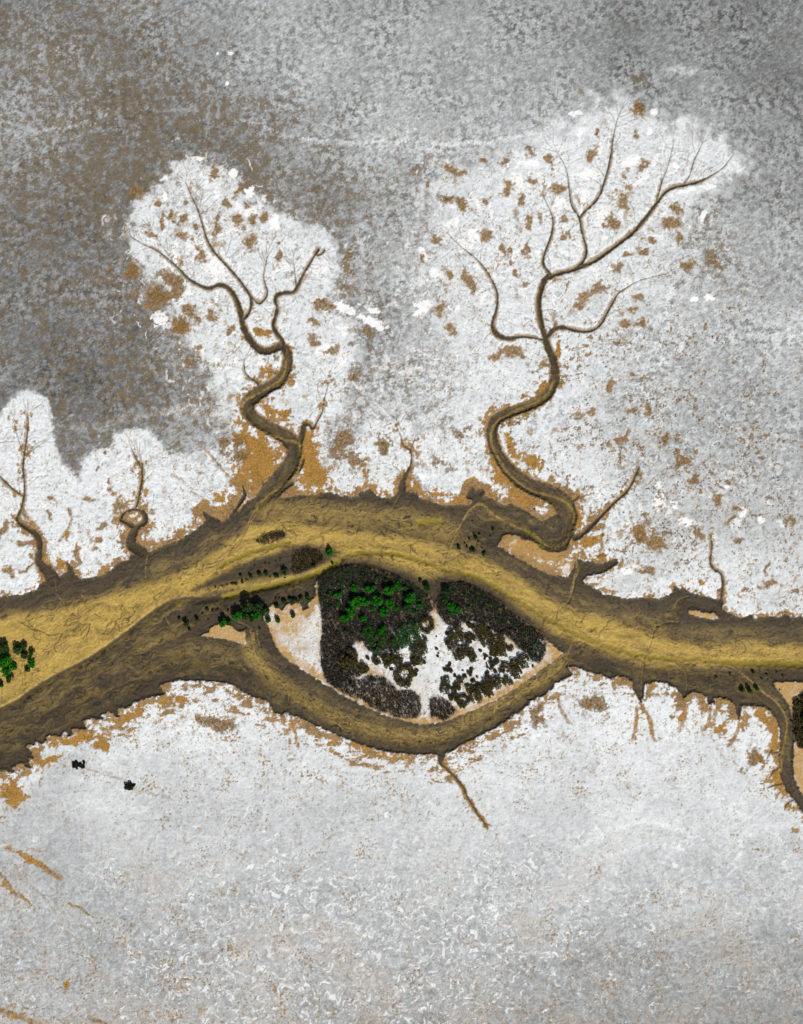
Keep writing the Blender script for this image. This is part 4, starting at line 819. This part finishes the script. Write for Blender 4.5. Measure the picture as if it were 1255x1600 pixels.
# ------------------------------------------------------------------ plants
rng = np.random.RandomState(5)
def leaf_mat(name, dark, light, sub, scale):
    t = NT(name)
    co = t.n('ShaderNodeTexCoord').outputs['Object']
    nn = t.noise(scale, 3, .6, co)
    inf = t.n('ShaderNodeObjectInfo').outputs['Random']
    c = t.mix(t.ramp(nn, .35, .65), dark, light)
    c = t.mix(t.math('MULTIPLY', inf, .55), c, sub)
    t.put(t.b.inputs['Base Color'], c)
    t.b.inputs['Roughness'].default_value = .6
    t.b.inputs['Specular IOR Level'].default_value = .03
    return t.m
M_GREEN = leaf_mat("mangrove_leaves", (.004, .045, .004), (.018, .27, .008), (.035, .16, .014), 5.0)
M_OLIVE = leaf_mat("saltbush_leaves", (.014, .015, .005), (.105, .092, .030), (.055, .036, .015), 5.0)
M_DKGR = leaf_mat("dark_green_leaves", (.010, .040, .009), (.028, .105, .018), (.05, .06, .02), 4.0)
M_SCRUB = leaf_mat("scrub_twigs", (.010, .010, .010), (.085, .075, .055), (.05, .048, .04), 1.6)
M_BLACK = leaf_mat("blackened_leaves", (.008, .008, .005), (.030, .028, .016), (.016, .015, .009), 3.0)
def bark():
    t = NT("grey_bark")
    nn = t.noise(9, 4, .6, t.n('ShaderNodeTexCoord').outputs['Object'])
    t.put(t.b.inputs['Base Color'], t.mix(nn, (.05, .04, .03), (.17, .14, .11)))
    t.b.inputs['Roughness'].default_value = .9
    return t.m
M_BARK = bark()

def leaves_mesh(name, P, N, size, mat, r):
    """Small leaf-clump faces: bent quads at points P, facing about N."""
    n = len(P)
    N = N + r.normal(0, .55, (n, 3)); N /= np.linalg.norm(N, axis=1)[:, None] + 1e-9
    U = np.cross(N, r.normal(0, 1, (n, 3))); U /= np.linalg.norm(U, axis=1)[:, None] + 1e-9
    V = np.cross(N, U)
    s = (size * r.uniform(.5, 1.4, n))[:, None]
    asp = r.uniform(.45, .9, n)[:, None]
    q = np.stack([P - U * s, P - V * s * asp + N * s * .25, P + U * s, P + V * s * asp - N * s * .15], 1)
    me = bpy.data.meshes.new(name)
    me.vertices.add(n * 4); me.vertices.foreach_set('co', q.reshape(-1).astype(F))
    me.loops.add(n * 4); me.loops.foreach_set('vertex_index', np.arange(n * 4, dtype=np.int32))
    me.polygons.add(n); me.polygons.foreach_set('loop_start', np.arange(0, n * 4, 4, dtype=np.int32))
    me.update(calc_edges=True)
    me.materials.append(mat)
    return me

def crown_points(r, kind, n):
    P, N = [], []
    k = {'tree': 17, 'dome': 40, 'ring': 30, 'small': 5, 'ragged': 17}[kind]
    for i in range(k):
        a = r.uniform(0, 2 * math.pi)
        if kind == 'tree': rad, cz, cr = .68 * math.sqrt(r.rand()), r.uniform(.45, 1.2), r.uniform(.20, .36); cz *= 1 - .35 * rad
        elif kind == 'dome': rad, cr = .86 * math.sqrt(r.rand()), r.uniform(.14, .24); cz = .22 + .42 * math.sqrt(max(0, 1 - rad * rad))
        elif kind == 'ring': a = i / k * 2 * math.pi * r.uniform(.93, 1.0); rad, cr = r.uniform(.5, .84), r.uniform(.17, .27); cz = r.uniform(.28, .45)
        elif kind == 'ragged': rad, cr = .8 * math.sqrt(r.rand()), r.uniform(.16, .34); cz = r.uniform(.25, .5)
        else: rad, cr = .5 * math.sqrt(r.rand()), r.uniform(.4, .55); cz = r.uniform(.45, .75)
        c = np.array([rad * math.cos(a), rad * math.sin(a), cz])
        m = max(6, int(n / k * (cr / .3) ** 1.5))
        d = r.normal(0, 1, (m, 3)); d /= np.linalg.norm(d, axis=1)[:, None]
        d[:, 2] = np.abs(d[:, 2]) * np.where(r.rand(m) < .82, 1, -1)
        rr = cr * r.uniform(.72, 1.06, m)[:, None]
        P.append(c + d * rr * [1, 1, .85]); N.append(d)
    P = np.concatenate(P); N = np.concatenate(N)
    P[:, 2] = np.maximum(P[:, 2], .04)
    return P, N

def trunk_mesh(name, r, height, spread, thick):
    vs, fs = [], []
    def tube(a, b, ra, rb, seg=6):
        a, b = np.array(a, float), np.array(b, float)
        d = b - a; d /= np.linalg.norm(d)
        u = np.cross(d, [1, 0, .3]); u /= np.linalg.norm(u); v = np.cross(d, u)
        o = len(vs)
        for c, rad in ((a, ra), ((a + b) / 2 + r.normal(0, .03, 3), (ra + rb) / 2), (b, rb)):
            for k in range(seg):
                t = 2 * math.pi * k / seg
                vs.append(c + rad * (u * math.cos(t) + v * math.sin(t)))
        for l in range(2):
            for k in range(seg):
                fs.append((o + l * seg + k, o + l * seg + (k + 1) % seg, o + (l + 1) * seg + (k + 1) % seg, o + (l + 1) * seg + k))
        fs.append(tuple(o + 2 * seg + k for k in range(seg)))
    tube((0, 0, -.08), (r.uniform(-.05, .05), r.uniform(-.05, .05), height * .42), thick, thick * .7)
    for i in range(5):
        a = i * 1.257 + r.uniform(-.3, .3)
        tube((0, 0, height * .3), (spread * math.cos(a), spread * math.sin(a), height * r.uniform(.75, 1)), thick * .55, thick * .18, 5)
    me = bpy.data.meshes.new(name)
    me.from_pydata([tuple(q) for q in vs], [], fs); me.update()
    me.materials.append(M_BARK)
    return me

PROTO = {}
def proto(key, name, crown_kind, mat, n, size, trunk):
    for v in range(4):
        r = np.random.RandomState(hash(key) % 1000 if False else sum(map(ord, key)) * 7 + v)
        P, N = crown_points(r, crown_kind, n)
        PROTO.setdefault(key, []).append((name, leaves_mesh('crown', P, N, size, mat, r), trunk_mesh('trunk', r, *trunk)))
proto('green', 'mangrove_tree', 'tree', M_GREEN, 1500, .085, (.9, .5, .07))
proto('greensmall', 'mangrove_shrub', 'small', M_GREEN, 260, .19, (.6, .35, .07))
proto('dkgreen', 'mangrove_tree', 'tree', M_DKGR, 1500, .085, (.9, .5, .07))
proto('dksmall', 'mangrove_shrub', 'small', M_DKGR, 220, .19, (.6, .35, .07))
proto('dome', 'saltbush', 'dome', M_OLIVE, 3000, .066, (.45, .5, .05))
proto('domegreen', 'saltbush', 'dome', M_DKGR, 3000, .066, (.45, .5, .05))
proto('ring', 'saltbush', 'ring', M_OLIVE, 2600, .068, (.35, .55, .05))
proto('ragged', 'saltbush', 'ragged', M_OLIVE, 1900, .08, (.35, .5, .05))
proto('tuft', 'saltbush', 'small', M_OLIVE, 180, .2, (.5, .35, .06))
proto('black', 'bush', 'ragged', M_BLACK, 1900, .11, (.35, .5, .05))

FIRST = {}
ALL = []
def plant(key, x, y, r, label, cat, group=None, zs=None):
    if key == 'ring' and r < 9: key = 'dome'
    v = int(rng.randint(4))
    name, cm, tm = PROTO[key][v]
    R = r * S * {'dome': 1.2, 'ring': 1.1, 'ragged': 1.16, 'domegreen': 1.08}.get(key, 1.05)
    if (key, v) not in FIRST:
        root = bpy.data.objects.new(name, None); col.objects.link(root)
        root.empty_display_size = .3
        c = bpy.data.objects.new('crown', cm); col.objects.link(c); c.parent = root
        t = bpy.data.objects.new('trunk', tm); col.objects.link(t); t.parent = root
        FIRST[(key, v)] = (root, c, t)
    else:
        root, c, t = FIRST[(key, v)]
        nr = root.copy(); col.objects.link(nr)
        for ch in (c, t):
            k = ch.copy(); col.objects.link(k); k.parent = nr
        root = nr
    root.location = ((x - PW / 2) * S, (PH / 2 - y) * S, ground_z(x, y) - .02)
    sq = rng.uniform(.9, 1.12)
    z = zs if zs else {'green': .92, 'dkgreen': .9, 'greensmall': 1.0, 'dksmall': 1.0}.get(key, .58)
    root.scale = (R * sq, R / sq, R * z * rng.uniform(.9, 1.1))
    root.rotation_euler = (0, 0, rng.uniform(0, 6.28))
    root['label'] = label; root['category'] = cat
    if group: root['group'] = group
    elif 'group' in root: del root['group']
    ALL.append(root)
    return root

ORD = ['first', 'second', 'third', 'fourth', 'fifth', 'sixth', 'seventh', 'eighth', 'ninth', 'tenth', 'eleventh', 'twelfth', 'thirteenth', 'fourteenth', 'fifteenth', 'sixteenth', 'seventeenth', 'eighteenth', 'nineteenth', 'twentieth',
       'twenty-first', 'twenty-second', 'twenty-third', 'twenty-fourth', 'twenty-fifth', 'twenty-sixth', 'twenty-seventh', 'twenty-eighth', 'twenty-ninth', 'thirtieth']
def zone(lst, noun, where, cat, group):
    """lst: (key, x, y, r). Sizes split a zone into classes; within a class plants are told apart by their place along it."""
    lst = sorted(lst, key=lambda q: q[1])
    def cl(q):
        k = {'green': 'bright green', 'greensmall': 'bright green', 'dkgreen': 'dark green', 'dksmall': 'dark green', 'dome': 'dark olive', 'domegreen': 'deep green', 'ring': 'ring-shaped olive' if q[3] >= 9 else 'dark olive', 'ragged': 'ragged olive', 'tuft': 'blackish'}[q[0]]
        s = 'large' if q[3] >= 9.5 else 'medium' if q[3] >= 5.5 else 'small' if q[3] >= 2.9 else 'tiny'
        return s + ' ' + k
    from collections import Counter
    cnt = Counter(cl(q) for q in lst); seen = Counter()
    for q in lst:
        c = cl(q); i = seen[c]; seen[c] += 1
        if cnt[c] == 1: lab = f'only {c} {noun} {where}'
        elif i == 0: lab = f'leftmost {c} {noun} {where}'
        elif i == cnt[c] - 1: lab = f'rightmost {c} {noun} {where}'
        else: lab = f'{c} {noun} {where}, {ORD[i]} of {cnt[c]} from left'
        plant(q[0], q[1], q[2], q[3], lab, cat, group)

zone([('green', 555, 918, 7.5), ('green', 528.5, 929, 7.5), ('green', 579, 919, 9.2), ('green', 609, 921, 10.5), ('green', 624, 917, 6.5), ('green', 557, 940, 12), ('green', 589, 939, 11), ('green', 609, 942, 9.4), ('green', 547, 955, 10), ('green', 540, 964, 9),
      ('green', 571, 939, 9), ('green', 599, 955, 9), ('greensmall', 618, 950, 5), ('green', 641, 934, 10.5), ('dkgreen', 636, 949, 9), ('greensmall', 656, 947, 6), ('dksmall', 657, 907, 3.5), ('dkgreen', 667, 918, 6.5), ('greensmall', 567, 966, 6.5), ('green', 597, 983, 7.5),
      ('dksmall', 542, 988, 6), ('greensmall', 528, 945, 4), ('dksmall', 517, 947, 4.2), ('dksmall', 513, 930, 5), ('greensmall', 620, 911, 5), ('greensmall', 536, 913, 3.2), ('dksmall', 520, 915, 4), ('dksmall', 590, 902, 4), ('greensmall', 508, 922, 3), ('greensmall', 655, 938, 3.4), ('greensmall', 649, 957, 3.8), ('greensmall', 583, 950, 4.4),
      ('greensmall', 531, 902, 2.6), ('greensmall', 548, 899, 2.4), ('dksmall', 566, 897, 3.6), ('dksmall', 604, 907, 4.4), ('dksmall', 634, 918, 4.6), ('greensmall', 537, 896, 2.2), ('greensmall', 518, 906, 2.6)],
     'mangrove', "in upper left island scrub", 'tree', "mangroves in the island's upper left scrub")
zone([('green', 706, 947, 8.5), ('greensmall', 716, 952, 6.2), ('greensmall', 733, 949, 3.8), ('greensmall', 704, 960, 4.4), ('dksmall', 695, 939, 5.5), ('dkgreen', 698, 925, 7), ('dksmall', 741, 941, 4), ('greensmall', 757, 949, 3), ('greensmall', 777, 954, 3.2), ('greensmall', 779, 969, 3), ('greensmall', 785, 974, 2.6),
      ('dksmall', 818, 986, 4), ('greensmall', 814, 996, 3), ('greensmall', 838, 1005, 3.4), ('greensmall', 831, 1017, 3), ('dksmall', 726, 928, 4.5), ('dksmall', 745, 935, 4), ('dksmall', 765, 944, 4.2), ('dksmall', 798, 984, 3.6)],
     'mangrove', "in upper right island scrub", 'tree', "mangroves in the island's upper right scrub")
zone([('domegreen', 575, 987, 13), ('domegreen', 591, 1002, 17), ('domegreen', 640, 988, 18), ('domegreen', 625, 1000, 14), ('ring', 667, 977, 13), ('dome', 659, 1002, 8.5), ('dome', 546, 1030, 15.5), ('ragged', 569, 1044, 10), ('tuft', 526, 1045, 5.5), ('dksmall', 549, 1068, 4), ('ring', 632, 1055, 17), ('dome', 655, 1021, 14), ('ragged', 647, 1050, 7),
      ('ragged', 605, 1031, 12), ('ragged', 590, 1031, 9), ('ragged', 620, 1030, 9), ('ragged', 648, 1033, 10), ('tuft', 575, 1027, 4), ('tuft', 612, 1044, 4), ('tuft', 664, 1034, 4)],
     'bush', "in the island's left middle", 'bush', "round bushes in the left half of the island")
zone([('dome', 714, 991, 13), ('dome', 707, 1005, 10), ('tuft', 732, 977, 5.5), ('tuft', 739, 980, 5), ('dome', 750, 985, 11), ('ragged', 735, 998, 10), ('dome', 761, 997, 13), ('dome', 777, 1005, 14), ('dome', 786, 1016, 10), ('ragged', 774, 1018, 10), ('dome', 727, 1018, 11), ('ragged', 738, 1025, 8), ('dome', 717, 1025, 8), ('tuft', 698, 988, 4), ('ring', 798, 1013, 5),
      ('dome', 817, 1034, 10.5), ('ragged', 802, 1041, 10), ('ring', 789, 1039, 5.6), ('dome', 807, 1053, 8.5), ('ring', 793, 1064, 8), ('dome', 775, 1066, 10), ('dome', 762, 1069, 11), ('ragged', 764, 1082, 8), ('dome', 753, 1079, 10), ('dome', 743, 1089, 10), ('ragged', 737, 1077, 7), ('ring', 724, 1094, 10), ('dome', 722, 1101, 6.5),
      ('ragged', 709, 1088, 8), ('ring', 696, 1077, 8), ('ring', 696, 1064, 7), ('ragged', 712, 1074, 7.5), ('ragged', 719, 1063, 6.5), ('tuft', 726, 1058, 4.6), ('ragged', 700, 1046, 6.5), ('tuft', 704, 1038, 4), ('tuft', 710, 1055, 3.6), ('ragged', 735, 1050, 6), ('tuft', 739, 1062, 5), ('tuft', 760, 1024, 4), ('tuft', 757, 1029, 2.8), ('tuft', 751, 1016, 3.2),
      ('ragged', 767, 1039, 7), ('tuft', 772, 1049, 4.4), ('tuft', 760, 1051, 5), ('ragged', 784, 1047, 5.6), ('tuft', 777, 1035, 6), ('tuft', 683, 1013, 3.2), ('tuft', 686, 1020, 2.2), ('tuft', 683, 1026, 3), ('tuft', 682, 994, 1.7), ('tuft', 704, 1014, 2.6), ('tuft', 718, 1013, 3.4), ('tuft', 832, 1041, 2.8), ('tuft', 792, 1049, 2.4), ('tuft', 723, 1048, 2), ('tuft', 747, 1068, 4.6), ('tuft', 730, 1070, 4), ('tuft', 766, 1028, 3.4), ('tuft', 745, 1058, 2.6)],
     'bush', "on the island's white sand", 'bush', "round bushes in the right half of the island")
zone([('dkgreen', 387, 948, 11.5), ('dkgreen', 405, 950, 11.5), ('dkgreen', 414, 955, 8.5), ('green', 371, 963, 9), ('dkgreen', 394, 967, 7), ('green', 400, 963, 8), ('dkgreen', 384, 963, 8), ('green', 349, 972, 8), ('dkgreen', 357, 973, 6), ('dksmall', 421, 969, 5.8), ('dksmall', 434, 968, 5.8), ('dksmall', 458.5, 960.5, 5.4), ('dksmall', 433.5, 948, 4.2), ('dksmall', 444, 940, 4.2),
      ('tuft', 432, 937, 3.2), ('tuft', 436, 934, 2.6), ('dksmall', 453, 936, 4), ('dksmall', 462, 938, 4.2), ('tuft', 457, 942, 3.2), ('dksmall', 471, 935, 4), ('dksmall', 481, 935, 5), ('dksmall', 406, 982, 2.6), ('dkgreen', 291, 975, 6), ('dksmall', 308, 969, 4), ('tuft', 316, 960, 2.7), ('tuft', 323.5, 954, 4), ('tuft', 332.5, 955, 2.5), ('tuft', 339, 953, 2.5), ('dksmall', 280, 967, 3.2), ('tuft', 325, 968, 2), ('tuft', 356, 954, 2.5), ('dksmall', 296, 984, 3)],
     'mangrove', "on mud left of island", 'tree', "mangroves on the mud left of the island")
zone([('dksmall', 391.6, 901.4, 4), ('dksmall', 404.6, 898, 4.5), ('dksmall', 416, 898, 4.5), ('dksmall', 432, 900, 4), ('dkgreen', 446, 893.6, 6.5), ('tuft', 445, 902.5, 1.6), ('dksmall', 375, 899, 3), ('tuft', 363, 911.5, 3), ('tuft', 368, 911.5, 3), ('dksmall', 378, 909, 3), ('tuft', 337, 917, 2.5), ('green', 515.5, 863.5, 7), ('dksmall', 519, 880, 2.6), ('dksmall', 492, 885, 4), ('tuft', 431, 877, 2),
      ('tuft', 438, 873.5, 2), ('tuft', 421, 881, 2), ('tuft', 414, 880, 2), ('tuft', 397, 884, 2), ('tuft', 385, 905, 2.4), ('tuft', 346, 916, 2.2), ('tuft', 355, 913, 2), ('tuft', 422, 902, 2)],
     'shrub', "on the narrow mud bar", 'shrub', "shrubs along the narrow mud bar")
zone([('dkgreen', 27, 1015, 9), ('dkgreen', 37, 1010, 6), ('dkgreen', 39, 1023, 7.5), ('dkgreen', 50, 1020, 5.8), ('green', 49, 1037, 8), ('green', 8, 1032, 12.5), ('green', 20, 1042, 7.5), ('green', 9, 1051, 8.5), ('dkgreen', 7, 1012, 9.6), ('dksmall', 13, 1062, 5.2), ('dksmall', 2, 1069, 5.2), ('dksmall', 43, 1047, 5), ('tuft', 19, 1056, 4), ('dkgreen', -8, 1022, 10), ('dkgreen', -10, 1045, 10), ('dkgreen', -14, 1064, 9)],
     'mangrove', "at the channel's left end", 'tree', "mangroves in the clump at the left end of the channel")
zone([('dksmall', 1161, 1078, 5), ('dksmall', 1171.5, 1078, 5.4), ('dksmall', 1183.6, 1077, 4.8), ('tuft', 1213.6, 1050, 2.6), ('tuft', 1223, 1056, 2.6), ('dksmall', 1177, 1050.6, 3.4), ('tuft', 1199, 1055, 2.5), ('tuft', 1191, 1061, 2.5), ('tuft', 1143, 1054, 3), ('tuft', 1120.5, 1058, 2.6), ('tuft', 1201, 1062, 1.6), ('tuft', 1212, 1063, 1.7), ('tuft', 1219, 1078, 1.7), ('tuft', 1244, 1090, 2.2), ('tuft', 1227, 1110, 1.6)],
     'shrub', "by the lower right creek", 'shrub', "shrubs by the mouth of the lower right creek")
zone([('dome', 1250, 1100, 10), ('dkgreen', 1264, 1120, 14), ('dome', 1248, 1128, 8.5), ('dome', 1250, 1148, 9.5), ('dkgreen', 1272, 1150, 12), ('tuft', 1243, 1112, 5.5), ('dkgreen', 1264, 1094, 10), ('ragged', 1253, 1160, 8), ('dkgreen', 1290, 1130, 14)],
     'bush', "on the right edge's bank", 'bush', "bushes on the orange bank at the right edge")
zone([('dksmall', 744, 841, 4), ('dksmall', 771, 827, 2.8), ('tuft', 734.6, 843, 2.6), ('dksmall', 741, 860.5, 4), ('dksmall', 756.6, 865, 3.6), ('dksmall', 717, 855.7, 3.6), ('tuft', 750, 835.6, 2.5), ('tuft', 739, 812.7, 2), ('tuft', 767, 838, 2), ('tuft', 753, 854.7, 2), ('dksmall', 730, 855, 2.6), ('dksmall', 736, 859, 3), ('tuft', 826, 803, 2), ('tuft', 835, 795, 1.6), ('tuft', 727, 849, 2), ('tuft', 747, 846, 2), ('tuft', 741, 834, 2)],
     'shrub', "by the right creek's mouth", 'shrub', "shrubs at the mouth of the right creek")
for x, y, r in ((115, 1196, 3.2), (121, 1193.5, 3.4), (127, 1195, 3.6), (132, 1197, 3), (123, 1188.5, 2.4)):
    pass
plant('black', 119, 1196, 6.5, 'black ragged bush on the lower left salt flat beside the ochre bank', 'bush', 'black bushes on the lower salt flat')
plant('black', 129, 1195, 6, 'black bush joined to the right side of the ragged one', 'bush', 'black bushes on the lower salt flat')
plant('black', 202, 1228, 7.5, 'lone black bush on the pale flat at the end of an ochre streak', 'bush', 'black bushes on the lower salt flat')
plant('black', 211, 1225.5, 1.8, 'tiny black tuft just right of the lone black bush', 'bush', 'black bushes on the lower salt flat')

# scattered tiny tufts on bare mud, alike
def pip(P, x, y):
    c = False; j = len(P) - 1
    for i in range(len(P)):
        if (P[i][1] > y) != (P[j][1] > y) and x < (P[j][0] - P[i][0]) * (y - P[i][1]) / (P[j][1] - P[i][1]) + P[i][0]: c = not c
        j = i
    return c
def mass(name, label, polys, dens, hgt, size, mat, keep=None, kind='stuff'):
    r = np.random.RandomState(len(polys) + int(dens * 100) + len(label))
    PP, NN = [], []
    for P in polys:
        A = np.array(P, float); x0, y0 = A.min(0); x1, y1 = A.max(0)
        n = int((x1 - x0) * (y1 - y0) * dens)
        xs = r.uniform(x0, x1, n); ys = r.uniform(y0, y1, n)
        for x, y in zip(xs, ys):
            if not pip(P, x, y): continue
            i = int(np.clip(np.searchsorted(GX, x), 0, NX - 1)); j = int(np.clip(np.searchsorted(GY, y), 0, NY - 1))
            if npatch[j, i] * .6 + nfine[j, i] * .5 + r.normal(0, .45) > 1.05: continue
            if keep is not None and not keep(x, y, r): continue
            k = r.randint(7, 13); hh = hgt * r.uniform(.45, 1.25) * (1 + .25 * nwarp[j, i])
            rad = r.uniform(.16, .38)
            d = r.normal(0, 1, (k, 3)); d[:, 2] = np.abs(d[:, 2]); d /= np.linalg.norm(d, axis=1)[:, None]
            PP.append(np.array([(x - PW / 2) * S, (PH / 2 - y) * S, float(H[j, i])]) + d * [rad, rad, hh]); NN.append(d)
    PP = np.concatenate(PP); NN = np.concatenate(NN)
    me = leaves_mesh(name, PP, NN, size, mat, r)
    o = bpy.data.objects.new(name, me); col.objects.link(o)
    o['kind'] = kind; o['label'] = label; o['category'] = 'scrub'
    return o
mass('scrub', "dense grey twiggy scrub over the island's upper left", [SCRUB[0]], .52, .8, .13, M_SCRUB)
mass('scrub', "dense grey twiggy scrub over the island's upper right", [SCRUB[1]], .52, .8, .13, M_SCRUB)
mass('scrub', "low grey scrub along the island's lower left shore", [SCRUB[2]], .38, .6, .12, M_SCRUB)
mass('scrub', "small patch of grey scrub at the island's lower shore", [SCRUB[3]], .38, .6, .12, M_SCRUB)
mass('scrub', 'dark scrub patch on the mud bar above the island', [SCRUB[4]], .42, .8, .12, M_OLIVE)
mass('scrub', 'small dark scrub patch on the upper mud bar', [SCRUB[5]], .42, .7, .12, M_OLIVE)
mass('scrub', 'dark scrub on the orange bank at the right edge', [SCRUB[6]], .36, .9, .13, M_OLIVE)

def shore(dep):
    def f(x, y, r):
        i = int(np.clip(np.searchsorted(GX, x), 0, NX - 1)); j = int(np.clip(np.searchsorted(GY, y), 0, NY - 1))
        return -sd_i[j, i] < dep * r.uniform(.2, 1.1) and y < 990
    return f
mass('scrub', "dark green low mangrove scrub fringing the island's top left shore", [SCRUB[0]], .2, .9, .13, M_DKGR, shore(34))
mass('scrub', "dark green low mangrove scrub fringing the island's top right shore", [SCRUB[1]], .14, .9, .13, M_DKGR, shore(26))
